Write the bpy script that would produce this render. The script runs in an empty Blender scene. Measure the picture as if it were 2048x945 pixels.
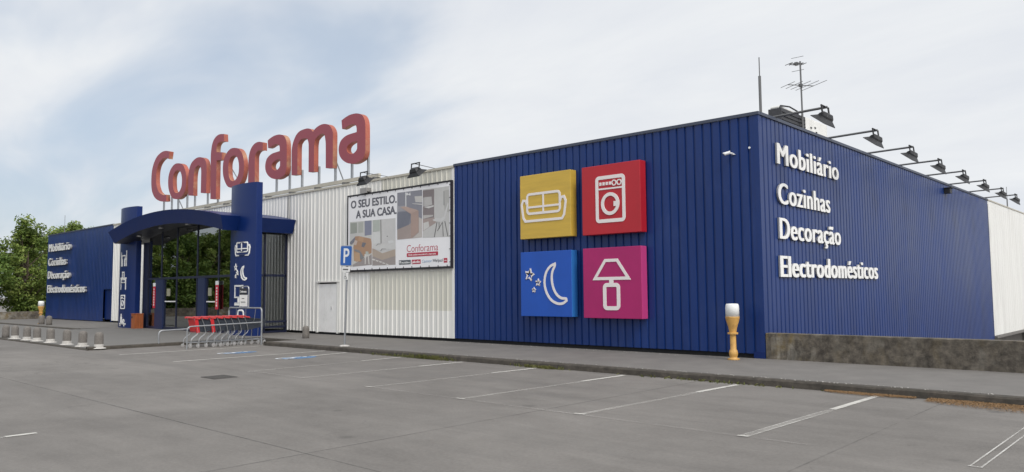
import bpy, bmesh, math, random
from mathutils import Vector, Matrix
random.seed(7)
C = bpy.context.scene.collection
R = math.radians
SC = bpy.context.scene

# ------------------------------------------------------------------ camera
cam_d = bpy.data.cameras.new('camera'); cam = bpy.data.objects.new('camera', cam_d); C.objects.link(cam)
cam_d.sensor_width = 36.0; cam_d.lens = 1522.27 / 2048 * 36.0
cam_d.clip_start = 0.1; cam_d.clip_end = 3000
_r = Vector((0.73506328, 0.67794992, -0.00811682)); _u = Vector((0.05543603, -0.04816592, 0.9972998)); _f = Vector((-0.67572836, 0.73352843, 0.07298785))
cam.matrix_world = Matrix(((_r.x, _u.x, -_f.x, 8.0213), (_r.y, _u.y, -_f.y, -17.6366), (_r.z, _u.z, -_f.z, 1.65305), (0, 0, 0, 1)))
SC.camera = cam

# ------------------------------------------------------------------ sky and sun
SUN_EL, SUN_AZ = 45.0, 108.0          # azimuth clockwise from +Y
world = bpy.data.worlds.new('World'); SC.world = world; world.use_nodes = True
nt = world.node_tree; nt.nodes.clear()
def N(t, typ, **kw):
    n = t.nodes.new(typ)
    for k, v in kw.items(): setattr(n, k, v)
    return n
out = N(nt, 'ShaderNodeOutputWorld'); bg = N(nt, 'ShaderNodeBackground'); bg.inputs['Strength'].default_value = 0.1
sky = N(nt, 'ShaderNodeTexSky', sky_type='NISHITA', sun_disc=False)
sky.sun_elevation = R(SUN_EL); sky.sun_rotation = R(SUN_AZ); sky.air_density = 1.0; sky.dust_density = 2.0
tc = N(nt, 'ShaderNodeTexCoord'); sep = N(nt, 'ShaderNodeSeparateXYZ'); nt.links.new(tc.outputs['Generated'], sep.inputs[0])
def M(t, op, a, b=None, c=None, clamp=False):
    n = N(t, 'ShaderNodeMath', operation=op, use_clamp=clamp)
    for i, v in enumerate((a, b, c)):
        if v is None: continue
        if isinstance(v, (int, float)): n.inputs[i].default_value = v
        else: t.links.new(v, n.inputs[i])
    return n.outputs[0]
zz = M(nt, 'ADD', M(nt, 'MAXIMUM', sep.outputs['Z'], 0.0), 0.22)
cx_ = M(nt, 'DIVIDE', sep.outputs['X'], zz); cy_ = M(nt, 'DIVIDE', sep.outputs['Y'], zz)
comb = N(nt, 'ShaderNodeCombineXYZ'); nt.links.new(cx_, comb.inputs[0]); nt.links.new(cy_, comb.inputs[1])
def noise(t, vec, scale, detail=5, rough=.55, dist=0.0):
    n = N(t, 'ShaderNodeTexNoise'); n.inputs['Scale'].default_value = scale; n.inputs['Detail'].default_value = detail
    n.inputs['Roughness'].default_value = rough; n.inputs['Distortion'].default_value = dist
    if vec is not None: t.links.new(vec, n.inputs['Vector'])
    return n.outputs['Fac']
mp = N(nt, 'ShaderNodeMapping'); nt.links.new(comb.outputs[0], mp.inputs['Vector'])
mp.inputs['Rotation'].default_value = (0, 0, R(35)); mp.inputs['Scale'].default_value = (0.8, 1.7, 1); mp.inputs['Location'].default_value = (3.2, 1.1, 0)
cl = noise(nt, mp.outputs[0], 0.9, 5, .5, .5)
# clear patches lie to the west (upper left of the photograph); the east is veiled
west = M(nt, 'MULTIPLY', sep.outputs['X'], -0.32)
nor = M(nt, 'MULTIPLY', sep.outputs['Y'], -0.10)
cov = M(nt, 'SUBTRACT', M(nt, 'SUBTRACT', cl, west), nor)
def patch(d, power, amt):
    v_ = N(nt, 'ShaderNodeVectorMath', operation='DOT_PRODUCT'); nt.links.new(tc.outputs['Generated'], v_.inputs[0]); v_.inputs[1].default_value = d
    return M(nt, 'MULTIPLY', M(nt, 'POWER', M(nt, 'MAXIMUM', v_.outputs['Value'], 0.0), power), amt)
# two breaks in the cloud to the north-west and west, thicker banks between them
for d_, pw_, am_ in (((-.735, .593, .329), 70, -.13), ((-.93, .32, .17), 90, -.10), ((-.91, .27, .31), 90, .16), ((-.84, .45, .29), 160, .10), ((-.50, .80, .30), 14, .18)):
    cov = M(nt, 'ADD', cov, patch(d_, pw_, am_))
mr = N(nt, 'ShaderNodeMapRange', interpolation_type='SMOOTHSTEP'); nt.links.new(cov, mr.inputs['Value'])
mr.inputs['From Min'].default_value = 0.10; mr.inputs['From Max'].default_value = 0.36
mr.inputs['To Min'].default_value = 0.42; mr.inputs['To Max'].default_value = 1.0
# cloud brightness varies a little
cl2 = noise(nt, mp.outputs[0], 1.6, 6, .6, .3)
ramp = N(nt, 'ShaderNodeValToRGB'); nt.links.new(cl2, ramp.inputs[0])
ramp.color_ramp.elements[0].position = .3; ramp.color_ramp.elements[0].color = (7.3, 7.6, 8.1, 1)
ramp.color_ramp.elements[1].position = .7; ramp.color_ramp.elements[1].color = (8.3, 8.5, 8.7, 1)
skyc = N(nt, 'ShaderNodeMix', data_type='RGBA'); skyc.inputs['Factor'].default_value = 0.35
nt.links.new(sky.outputs[0], skyc.inputs['A']); skyc.inputs['B'].default_value = (3.9, 5.8, 8.2, 1)
mix = N(nt, 'ShaderNodeMix', data_type='RGBA'); nt.links.new(mr.outputs[0], mix.inputs['Factor'])
nt.links.new(skyc.outputs['Result'], mix.inputs['A']); nt.links.new(ramp.outputs[0], mix.inputs['B'])
# thin cloud scatters light forward: brighter veil round the hidden sun
dv = N(nt, 'ShaderNodeVectorMath', operation='DOT_PRODUCT'); nt.links.new(tc.outputs['Generated'], dv.inputs[0])
dv.inputs[1].default_value = (math.sin(R(SUN_AZ)) * math.cos(R(SUN_EL)), math.cos(R(SUN_AZ)) * math.cos(R(SUN_EL)), math.sin(R(SUN_EL)))
gl_ = M(nt, 'ADD', M(nt, 'MULTIPLY', M(nt, 'POWER', M(nt, 'MAXIMUM', dv.outputs['Value'], 0.0), 2.5), 1.5), 1.0)
vm = N(nt, 'ShaderNodeVectorMath', operation='SCALE'); nt.links.new(mix.outputs['Result'], vm.inputs[0]); nt.links.new(gl_, vm.inputs['Scale'])
nt.links.new(vm.outputs[0], bg.inputs['Color']); nt.links.new(bg.outputs[0], out.inputs[0])

sun_d = bpy.data.lights.new('sun', 'SUN'); sun_d.energy = 1.5; sun_d.angle = R(16); sun_d.color = (1.0, 0.94, 0.86)
sun = bpy.data.objects.new('sun', sun_d); C.objects.link(sun)
_sd = Vector((math.sin(R(SUN_AZ)) * math.cos(R(SUN_EL)), math.cos(R(SUN_AZ)) * math.cos(R(SUN_EL)), math.sin(R(SUN_EL))))
sun.rotation_euler = _sd.to_track_quat('Z', 'Y').to_euler()
vs = SC.view_settings; vs.view_transform = 'Standard'; vs.look = 'None'; vs.gamma = 1; vs.use_curve_mapping = False; vs.exposure = 0.06

# ------------------------------------------------------------------ materials
def lin(c):
    return tuple(((v / 255) / 12.92 if v / 255 <= .04045 else ((v / 255 + .055) / 1.055) ** 2.4) for v in c[:3]) + (1,)
MATS = {}
def mat(name, col, rough=.6, metal=0.0, spec=.5, var=.0, vscale=3.0, bump=0.0, bscale=40.0, stretch=None, dark=None, dscale=1.0, damt=.0):
    """principled surface with two scales of procedural tone variation, optional dirt or highlight colour and bump"""
    if name in MATS: return MATS[name]
    m = bpy.data.materials.new(name); m.use_nodes = True; t = m.node_tree
    p = t.nodes['Principled BSDF']; p.inputs['Roughness'].default_value = rough; p.inputs['Metallic'].default_value = metal
    p.inputs['Specular IOR Level'].default_value = spec
    c = tuple(col[:3]) + (1,)
    g = N(t, 'ShaderNodeNewGeometry'); vec = g.outputs['Position']
    if stretch:
        mpn = N(t, 'ShaderNodeMapping'); mpn.inputs['Scale'].default_value = stretch; t.links.new(vec, mpn.inputs['Vector']); vec = mpn.outputs[0]
    base = None
    if var > 0 or damt > 0:
        n1 = noise(t, vec, vscale, 6, .65)
        r1 = N(t, 'ShaderNodeValToRGB'); t.links.new(n1, r1.inputs[0])
        r1.color_ramp.elements[0].position = .28; r1.color_ramp.elements[1].position = .74
        r1.color_ramp.elements[0].color = tuple(x * (1 - var) for x in c[:3]) + (1,)
        r1.color_ramp.elements[1].color = tuple(min(1, x * (1 + var)) for x in c[:3]) + (1,)
        base = r1.outputs[0]
        if damt > 0:
            n2 = noise(t, vec, dscale, 8, .7, .4)
            mr_ = N(t, 'ShaderNodeMapRange'); t.links.new(n2, mr_.inputs['Value'])
            mr_.inputs['From Min'].default_value = .5; mr_.inputs['From Max'].default_value = .72; mr_.inputs['To Max'].default_value = damt
            mx = N(t, 'ShaderNodeMix', data_type='RGBA'); t.links.new(mr_.outputs[0], mx.inputs['Factor'])
            t.links.new(base, mx.inputs['A']); mx.inputs['B'].default_value = tuple(dark[:3]) + (1,)
            base = mx.outputs['Result']
        t.links.new(base, p.inputs['Base Color'])
        rr = M(t, 'ADD', M(t, 'MULTIPLY', n1, .25), rough - .12, clamp=True); t.links.new(rr, p.inputs['Roughness'])
    else: p.inputs['Base Color'].default_value = c
    if bump > 0:
        b = N(t, 'ShaderNodeBump'); b.inputs['Strength'].default_value = bump; b.inputs['Distance'].default_value = .01
        t.links.new(noise(t, g.outputs['Position'], bscale, 6, .7), b.inputs['Height']); t.links.new(b.outputs[0], p.inputs['Normal'])
    MATS[name] = m; return m

navy = mat('navy_cladding_paint', (.0030, .0250, .132), .36, spec=.42, var=.2, vscale=.7, stretch=(1, 1, .25), dark=(.10, .13, .24), dscale=2.2, damt=.10, bump=.05, bscale=3)
navy2 = mat('navy_panel_paint', (.0035, .019, .108), .36, spec=.32, var=.06, vscale=.8)
white_clad = mat('white_cladding_paint', (.71, .70, .665), .5, var=.07, vscale=.9, stretch=(1.5, 1, .16), dark=(.42, .40, .36), dscale=1.5, damt=.35)
cream_clad = mat('cream_cladding_paint', (.60, .585, .515), .5, var=.05, vscale=.9, stretch=(1.5, 1, .2), dark=(.42, .40, .33), dscale=1.6, damt=.3)
trim_grey = mat('grey_trim', (.25, .26, .28), .5, metal=.3, var=.1)
dark_gap = mat('dark_base', (.02, .02, .022), .9)
roofm = mat('roof_sheet', (.45, .45, .44), .7, var=.1)
sign_beige = mat('sign_steel_beige', (.46, .43, .36), .55, var=.12, vscale=2)
letter_face = mat('letter_face_red', (.29, .058, .078), .5, var=.06, vscale=1.2)
letter_side = mat('letter_side_sunlit_orange', (.34, .088, .055), .55, var=.30, vscale=1.1, dark=(.46, .32, .17), dscale=.8, damt=.75)  # sunlit orange and yellow highlights painted onto the sides of the red letters
white_sign = mat('white_sign_acrylic', (.80, .79, .76), .45, var=.04, vscale=2)
word_side = mat('letter_side_shade_grey', (.30, .30, .31), .5)  # grey sides paint in the shadow edge of the white letters
white_paint = mat('white_gloss', (.78, .78, .77), .4)
yel = mat('panel_yellow', (.56, .37, .055), .42, var=.10, vscale=2.2, stretch=(.5, 1, 5))
redp = mat('panel_red', (.42, .012, .022), .42, var=.08, vscale=1.5)
bluep = mat('panel_blue', (.008, .075, .40), .42, var=.08, vscale=1.5)
magp = mat('panel_magenta', (.36, .010, .115), .42, var=.08, vscale=1.5)
iconw = mat('icon_off_white', (.74, .69, .67), .45)
black_metal = mat('black_floodlight', (.018, .018, .02), .5, spec=.4)
grey_arm = mat('grey_arm_steel', (.13, .13, .13), .5, metal=.3)
galv = mat('galvanised_steel', (.33, .34, .35), .45, metal=.7, var=.12, vscale=6)
chrome = mat('cart_chrome', (.42, .42, .42), .3, metal=.9)
cart_red = mat('cart_red_plastic', (.50, .018, .022), .4)
cart_pink = mat('cart_handle_red', (.55, .05, .05), .35)
cart_dark = mat('cart_dark_wire', (.028, .034, .046), .5)
rubber = mat('grey_rubber', (.30, .29, .28), .6)
lamp_yellow = mat('lamp_post_yellow', (.55, .31, .085), .5, var=.12, vscale=9, dark=(.20, .08, .03), dscale=7, damt=.4)
lamp_white = mat('lamp_white_cap', (.74, .74, .72), .45, var=.05, vscale=12, dark=(.45, .44, .40), dscale=12, damt=.5)
stone = mat('bollard_granite', (.16, .145, .13), .9, var=.35, vscale=30, bump=.6, bscale=60, dark=(.10, .09, .08), dscale=9, damt=.6)
stone_foot = mat('white_painted_foot', (.44, .42, .39), .85, var=.2, vscale=15)
parapet_m = mat('mossy_concrete', (.105, .090, .072), .95, var=.75, vscale=7, bump=1.0, bscale=26, dark=(.022, .018, .015), dscale=2.4, damt=.9)
kerb_m = mat('mossy_kerb', (.064, .055, .045), .95, var=.5, vscale=8, bump=.9, bscale=30, dark=(.045, .042, .034), dscale=3.5, damt=.85)
pave_m = mat('pavement_concrete', (.150, .140, .129), .9, var=.16, vscale=1.3, bump=.25, bscale=45, dark=(.13, .12, .11), dscale=.9, damt=.6)
apron_m = mat('apron_concrete', (.145, .138, .128), .9, var=.10, vscale=1.0, bump=.25, bscale=45, dark=(.14, .135, .125), dscale=.7, damt=.5)
wood = mat('orange_wood', (.30, .085, .025), .5, var=.3, vscale=3, stretch=(6, 6, .8))
brown_wall = mat('brown_lobby_wall', (.30, .19, .10), .6, var=.2, vscale=2, stretch=(5, 5, .3))
dark_int = mat('dark_interior', (.03, .03, .032), .9)
cable_white = mat('white_plastic', (.7, .7, .7), .4)
iron = mat('cast_iron', (.085, .08, .075), .8, metal=.3, var=.3, vscale=20)
sandm = mat('orange_needles', (.21, .125, .058), .95, var=.4, vscale=30)
parkblue = mat('sign_blue', (.012, .11, .42), .4, var=.04)
alu = mat('sign_aluminium', (.5, .5, .5), .45, metal=.4)
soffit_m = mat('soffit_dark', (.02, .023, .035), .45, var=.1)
red_strip = mat('red_strip', (.50, .02, .045), .45)
banner_white = mat('banner_vinyl', (.78, .77, .78), .45, var=.03, vscale=.8)
banner_grey = mat('banner_text_grey', (.115, .115, .135), .5)
banner_red = mat('banner_red', (.42, .03, .06), .5)

def asphalt():
    m = bpy.data.materials.new('worn_asphalt'); m.use_nodes = True; t = m.node_tree; p = t.nodes['Principled BSDF']
    g = N(t, 'ShaderNodeNewGeometry'); pos = g.outputs['Position']
    a = noise(t, pos, .22, 6, .62, .6); b = noise(t, pos, 1.7, 7, .7); c = noise(t, pos, 24, 5, .75)
    mp2 = N(t, 'ShaderNodeMapping'); mp2.inputs['Scale'].default_value = (.25, 1.5, 1); mp2.inputs['Rotation'].default_value = (0, 0, R(12)); t.links.new(pos, mp2.inputs['Vector'])
    d = noise(t, mp2.outputs[0], .9, 6, .65, .8)
    v = M(t, 'ADD', M(t, 'MULTIPLY', a, .45), M(t, 'ADD', M(t, 'MULTIPLY', b, .25), M(t, 'ADD', M(t, 'MULTIPLY', c, .34), M(t, 'MULTIPLY', d, .28))))
    r = N(t, 'ShaderNodeValToRGB'); t.links.new(v, r.inputs[0])
    e = r.color_ramp.elements; e[0].position = .49; e[0].color = (.113, .104, .095, 1); e[1].position = .83; e[1].color = (.214, .199, .182, 1)
    # small dark oil spots
    w = N(t, 'ShaderNodeTexVoronoi', feature='F1'); w.inputs['Scale'].default_value = .55; t.links.new(pos, w.inputs['Vector'])
    s = N(t, 'ShaderNodeMapRange'); t.links.new(M(t, 'ADD', w.outputs['Distance'], M(t, 'MULTIPLY', b, .10)), s.inputs['Value'])
    s.inputs['From Min'].default_value = .075; s.inputs['From Max'].default_value = .12; s.inputs['To Min'].default_value = .5; s.inputs['To Max'].default_value = 0
    mx = N(t, 'ShaderNodeMix', data_type='RGBA'); t.links.new(s.outputs[0], mx.inputs['Factor']); t.links.new(r.outputs[0], mx.inputs['A']); mx.inputs['B'].default_value = (.08, .075, .07, 1)
    w2 = N(t, 'ShaderNodeTexVoronoi', feature='F1'); w2.inputs['Scale'].default_value = 2.1; t.links.new(pos, w2.inputs['Vector'])
    s2 = N(t, 'ShaderNodeMapRange'); t.links.new(M(t, 'ADD', w2.outputs['Distance'], M(t, 'MULTIPLY', a, .12)), s2.inputs['Value'])
    s2.inputs['From Min'].default_value = .075; s2.inputs['From Max'].default_value = .10; s2.inputs['To Min'].default_value = .55; s2.inputs['To Max'].default_value = 0
    mx2 = N(t, 'ShaderNodeMix', data_type='RGBA'); t.links.new(s2.outputs[0], mx2.inputs['Factor']); t.links.new(mx.outputs['Result'], mx2.inputs['A']); mx2.inputs['B'].default_value = (.06, .055, .05, 1); mx = mx2
    nd = N(t, 'ShaderNodeTexNoise'); nd.inputs['Scale'].default_value = 1.3; nd.inputs['Detail'].default_value = 6; t.links.new(pos, nd.inputs['Vector'])
    va = N(t, 'ShaderNodeVectorMath', operation='ADD'); t.links.new(pos, va.inputs[0]); t.links.new(nd.outputs['Color'], va.inputs[1])
    vc = N(t, 'ShaderNodeTexVoronoi', feature='DISTANCE_TO_EDGE'); vc.inputs['Scale'].default_value = .16; t.links.new(va.outputs[0], vc.inputs['Vector'])
    s3 = N(t, 'ShaderNodeMapRange'); t.links.new(vc.outputs['Distance'], s3.inputs['Value']); s3.inputs['From Min'].default_value = .0; s3.inputs['From Max'].default_value = .0028; s3.inputs['To Min'].default_value = .5; s3.inputs['To Max'].default_value = 0
    mx3 = N(t, 'ShaderNodeMix', data_type='RGBA'); t.links.new(M(t, 'MULTIPLY', s3.outputs[0], M(t, 'MULTIPLY', M(t, 'SUBTRACT', a, .42), 4.0, clamp=True)), mx3.inputs['Factor']); t.links.new(mx.outputs['Result'], mx3.inputs['A']); mx3.inputs['B'].default_value = (.05, .047, .044, 1); mx = mx3
    mp4 = N(t, 'ShaderNodeMapping'); mp4.inputs['Scale'].default_value = (.05, .9, 1); t.links.new(pos, mp4.inputs['Vector'])
    ln = noise(t, mp4.outputs[0], 1.0, 4, .6, .4); s4 = N(t, 'ShaderNodeMapRange'); t.links.new(ln, s4.inputs['Value']); s4.inputs['From Min'].default_value = .5; s4.inputs['From Max'].default_value = .72; s4.inputs['To Max'].default_value = .35
    mx4 = N(t, 'ShaderNodeMix', data_type='RGBA'); t.links.new(s4.outputs[0], mx4.inputs['Factor']); t.links.new(mx.outputs['Result'], mx4.inputs['A']); mx4.inputs['B'].default_value = (.105, .10, .094, 1); mx = mx4
    t.links.new(mx.outputs['Result'], p.inputs['Base Color']); p.inputs['Roughness'].default_value = .88; p.inputs['Specular IOR Level'].default_value = .35
    bn = N(t, 'ShaderNodeBump'); bn.inputs['Strength'].default_value = .35; bn.inputs['Distance'].default_value = .01
    t.links.new(noise(t, pos, 70, 3, .7), bn.inputs['Height']); t.links.new(bn.outputs[0], p.inputs['Normal'])
    return m
asphalt_m = asphalt()
def stain(m):
    # pale lime and ochre run-off on the first metre of the parapet
    t = m.node_tree; p = t.nodes['Principled BSDF']; src = p.inputs['Base Color'].links[0].from_socket
    g = N(t, 'ShaderNodeNewGeometry'); sp = N(t, 'ShaderNodeSeparateXYZ'); t.links.new(g.outputs['Position'], sp.inputs[0])
    mp_ = N(t, 'ShaderNodeMapping'); mp_.inputs['Scale'].default_value = (5, 1, 1.2); t.links.new(g.outputs['Position'], mp_.inputs['Vector'])
    n = noise(t, mp_.outputs[0], 1.0, 6, .6, .3); mr_ = N(t, 'ShaderNodeMapRange'); t.links.new(sp.outputs['X'], mr_.inputs['Value'])
    mr_.inputs['From Min'].default_value = .1; mr_.inputs['From Max'].default_value = 1.7; mr_.inputs['To Min'].default_value = 1; mr_.inputs['To Max'].default_value = .22
    k = N(t, 'ShaderNodeMapRange'); t.links.new(n, k.inputs['Value']); k.inputs['From Min'].default_value = .46; k.inputs['From Max'].default_value = .68
    rp = N(t, 'ShaderNodeValToRGB'); t.links.new(noise(t, g.outputs['Position'], 2.6, 3, .5), rp.inputs[0]); rp.color_ramp.elements[0].position = .4; rp.color_ramp.elements[1].position = .6
    rp.color_ramp.elements[0].color = (.16, .115, .045, 1); rp.color_ramp.elements[1].color = (.30, .28, .24, 1)
    mx = N(t, 'ShaderNodeMix', data_type='RGBA'); t.links.new(M(t, 'MULTIPLY', mr_.outputs[0], k.outputs[0]), mx.inputs['Factor']); t.links.new(src, mx.inputs['A']); t.links.new(rp.outputs[0], mx.inputs['B'])
    t.links.new(mx.outputs['Result'], p.inputs['Base Color'])
stain(parapet_m)
def worn_paint(name, col, cover, scale=7.0, loss=.55):
    """road paint worn through: the paint alpha follows a fixed wear pattern"""
    m = bpy.data.materials.new(name); m.use_nodes = True; t = m.node_tree; p = t.nodes['Principled BSDF']
    g = N(t, 'ShaderNodeNewGeometry')
    n = noise(t, g.outputs['Position'], scale, 7, .72); n2 = noise(t, g.outputs['Position'], .6, 3, .5)
    v = M(t, 'ADD', M(t, 'MULTIPLY', n, .6), M(t, 'MULTIPLY', n2, .4))
    mr_ = N(t, 'ShaderNodeMapRange'); t.links.new(v, mr_.inputs['Value']); mr_.inputs['From Min'].default_value = .34; mr_.inputs['From Max'].default_value = .60
    mr_.inputs['To Min'].default_value = cover; mr_.inputs['To Max'].default_value = max(0, cover - loss)
    t.links.new(mr_.outputs[0], p.inputs['Alpha']); p.inputs['Base Color'].default_value = tuple(col) + (1,); p.inputs['Roughness'].default_value = .8
    return m
paint_w = worn_paint('worn_white_paint', (.62, .60, .55), .95, 7, .45)
paint_f = worn_paint('faded_white_paint', (.50, .48, .44), .50, 7, .35)
paint_ff = worn_paint('ghost_white_paint', (.42, .40, .37), .30, 5, .3)
paint_edge = worn_paint('bright_line_edge', (.66, .64, .60), .8)
paint_b = worn_paint('worn_blue_paint', (.14, .28, .48), .8)
paint_sym = worn_paint('symbol_white_paint', (.66, .68, .70), 1.0)
joint_m = worn_paint('joint_tar', (.06, .058, .055), .55, 3, .4)

joint_f = worn_paint('faint_joint_tar', (.07, .067, .063), .34, 3, .34)
def glass():
    m = bpy.data.materials.new('tinted_glass'); m.use_nodes = True; t = m.node_tree; t.nodes.clear()
    o = N(t, 'ShaderNodeOutputMaterial'); tr = N(t, 'ShaderNodeBsdfTransparent'); tr.inputs[0].default_value = (.42, .44, .42, 1)
    gl = N(t, 'ShaderNodeBsdfGlossy'); gl.inputs['Roughness'].default_value = .012; gl.inputs['Color'].default_value = (.92, .95, .95, 1)
    fr = N(t, 'ShaderNodeFresnel'); fr.inputs['IOR'].default_value = 1.9
    mx = N(t, 'ShaderNodeMixShader'); f2 = M(t, 'ADD', M(t, 'MULTIPLY', fr.outputs[0], 1.25), .12, clamp=True)
    t.links.new(f2, mx.inputs[0]); t.links.new(tr.outputs[0], mx.inputs[1]); t.links.new(gl.outputs[0], mx.inputs[2]); t.links.new(mx.outputs[0], o.inputs[0])
    return m
glass_m = glass()
def leafmat(name, cols):
    m = bpy.data.materials.new(name); m.use_nodes = True; t = m.node_tree; p = t.nodes['Principled BSDF']
    g = N(t, 'ShaderNodeNewGeometry'); r = N(t, 'ShaderNodeValToRGB'); t.links.new(M(t, 'ADD', M(t, 'MULTIPLY', g.outputs['Random Per Island'], .55), M(t, 'SUBTRACT', M(t, 'MULTIPLY', noise(t, g.outputs['Position'], .75, 3, .6), 1.3), .38)), r.inputs[0])
    e = r.color_ramp.elements; e[0].color = cols[0] + (1,); e[1].color = cols[2] + (1,); x = e.new(.55); x.color = cols[1] + (1,)
    t.links.new(r.outputs[0], p.inputs['Base Color']); p.inputs['Roughness'].default_value = .55; p.inputs['Specular IOR Level'].default_value = .3
    tl = N(t, 'ShaderNodeBsdfTranslucent'); t.links.new(r.outputs[0], tl.inputs[0]); mx = N(t, 'ShaderNodeMixShader'); mx.inputs[0].default_value = .3
    o = t.nodes['Material Output']; t.links.new(p.outputs[0], mx.inputs[1]); t.links.new(tl.outputs[0], mx.inputs[2]); t.links.new(mx.outputs[0], o.inputs[0])
    return m
leaf_a = leafmat('leaf_green', ((.035, .075, .016), (.11, .18, .035), (.25, .32, .075)))
leaf_b = leafmat('leaf_light_green', ((.045, .090, .020), (.16, .225, .045), (.32, .37, .10)))
bark = mat('bark', (.11, .085, .06), .95, var=.3, vscale=12)
grass_m = leafmat('weed_green', ((.08, .10, .03), (.15, .16, .05), (.26, .24, .10)))

# ------------------------------------------------------------------ mesh helpers
class MB:
    def __init__(s): s.v = []; s.f = []; s.m = []
    def add(s, vs, fs, mi=0):
        o = len(s.v); s.v += [tuple(p) for p in vs]; s.f += [tuple(i + o for i in f) for f in fs]; s.m += [mi] * len(fs); return s
    def box(s, x0, x1, y0, y1, z0, z1, mi=0):
        return s.add([(x0, y0, z0), (x1, y0, z0), (x1, y1, z0), (x0, y1, z0), (x0, y0, z1), (x1, y0, z1), (x1, y1, z1), (x0, y1, z1)],
                     [(0, 3, 2, 1), (4, 5, 6, 7), (0, 1, 5, 4), (1, 2, 6, 5), (2, 3, 7, 6), (3, 0, 4, 7)], mi)
    def quad(s, a, b, c, d, mi=0): return s.add([a, b, c, d], [(0, 1, 2, 3)], mi)
    def tube(s, pts, r, n=8, mi=0, cap=True):
        pts = [Vector(p) for p in pts]; rr = r if isinstance(r, (list, tuple)) else [r] * len(pts); rings = []
        prev = None
        for i, p in enumerate(pts):
            d = (pts[min(i + 1, len(pts) - 1)] - pts[max(i - 1, 0)]).normalized()
            if prev is None:
                a = Vector((0, 0, 1)) if abs(d.z) < .9 else Vector((1, 0, 0)); u = d.cross(a).normalized()
            else: u = (prev - d * prev.dot(d)).normalized()
            prev = u; w = d.cross(u)
            rings.append([p + rr[i] * (math.cos(2 * math.pi * k / n) * u + math.sin(2 * math.pi * k / n) * w) for k in range(n)])
        vs = [q for rg in rings for q in rg]; fs = []
        for i in range(len(rings) - 1):
            for k in range(n): fs.append((i * n + k, i * n + (k + 1) % n, (i + 1) * n + (k + 1) % n, (i + 1) * n + k))
        if cap: fs.append(tuple(range(n - 1, -1, -1))); fs.append(tuple((len(rings) - 1) * n + k for k in range(n)))
        return s.add(vs, fs, mi)
    def lathe(s, prof, c=(0, 0, 0), n=20, mi=0):
        vs = [(c[0] + r * math.cos(2 * math.pi * k / n), c[1] + r * math.sin(2 * math.pi * k / n), c[2] + z) for r, z in prof for k in range(n)]
        fs = [(i * n + k, i * n + (k + 1) % n, (i + 1) * n + (k + 1) % n, (i + 1) * n + k) for i in range(len(prof) - 1) for k in range(n)]
        fs += [tuple(range(n - 1, -1, -1)), tuple((len(prof) - 1) * n + k for k in range(n))]
        return s.add(vs, fs, mi)
    def build(s, name, m, parent=None, local=False, smooth=False, bevel=0.0):
        base = Vector((0, 0, 0))
        if parent is not None:
            if not local: base = ORG[parent]
        elif not local:
            xs = [p[0] for p in s.v]; ys = [p[1] for p in s.v]; zs = [p[2] for p in s.v]
            base = Vector(((min(xs) + max(xs)) / 2, (min(ys) + max(ys)) / 2, min(zs)))
        me = bpy.data.meshes.new(name); me.from_pydata([tuple(Vector(p) - base) for p in s.v], [], s.f)
        ml = m if isinstance(m, (list, tuple)) else [m]
        for x in ml: me.materials.append(x)
        for p, mi in zip(me.polygons, s.m): p.material_index = mi; p.use_smooth = smooth
        me.update()
        bm = bmesh.new(); bm.from_mesh(me); bmesh.ops.recalc_face_normals(bm, faces=bm.faces[:]) if smooth else None; bm.to_mesh(me); bm.free()
        o = bpy.data.objects.new(name, me); C.objects.link(o)
        if parent is not None:
            o.parent = parent; ORG[o] = ORG[parent]
        else:
            o.location = base; ORG[o] = base
        if bevel > 0:
            b = o.modifiers.new('bevel', 'BEVEL'); b.width = bevel; b.segments = 2; b.limit_method = 'ANGLE'
        return o
ORG = {}
def tag(o, label, cat, group=None):
    o['label'] = label; o['category'] = cat
    if group: o['group'] = group
    return o
def thing(name, label, cat, loc=(0, 0, 0), group=None):
    o = bpy.data.objects.new(name, None); o.empty_display_size = .2; C.objects.link(o); o.location = loc; ORG[o] = Vector(loc)
    return tag(o, label, cat, group)
def structure(o): o['kind'] = 'structure'; return o
def dup(root, label, group, loc):
    r = root.copy(); C.objects.link(r); r.location = loc; r['label'] = label; r['group'] = group
    for ch in list(root.children):
        c = ch.copy(); C.objects.link(c); c.parent = r
        for g in list(ch.children):
            d = g.copy(); C.objects.link(d); d.parent = c
    return r
FRONT = lambda y: (lambda u, v, w: (u, y - w, v))
SIDE = lambda x: (lambda u, v, w: (x + w, u, v))
UP = lambda z: (lambda u, v, w: (u, v, z + w))
def _curve_mesh(cu):
    o = bpy.data.objects.new('tmp', cu); C.objects.link(o); dg = bpy.context.evaluated_depsgraph_get()
    me = bpy.data.meshes.new_from_object(o.evaluated_get(dg)); vs = [tuple(v.co) for v in me.vertices]; fs = [tuple(p.vertices) for p in me.polygons]
    bpy.data.objects.remove(o); bpy.data.curves.remove(cu); bpy.data.meshes.remove(me); return vs, fs
def flat(loops, depth):
    """filled outline with holes, lying in XY, back at w=0 and front at w=depth"""
    cu = bpy.data.curves.new('tmp', 'CURVE'); cu.dimensions = '2D'; cu.fill_mode = 'BOTH'; cu.extrude = depth / 2
    for L in loops:
        sp = cu.splines.new('POLY'); sp.points.add(len(L) - 1); sp.use_cyclic_u = True
        for p, (a, b) in zip(sp.points, L): p.co = (a, b, 0, 1)
    vs, fs = _curve_mesh(cu); return [(a, b, c + depth / 2) for a, b, c in vs], fs
CAP = []
def cap_height():
    if not CAP:
        cu = bpy.data.curves.new('tmp', 'FONT'); cu.body = 'E'; cu.size = 1; vs, _ = _curve_mesh(cu); CAP.append(max(v[1] for v in vs))
    return CAP[0]
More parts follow.
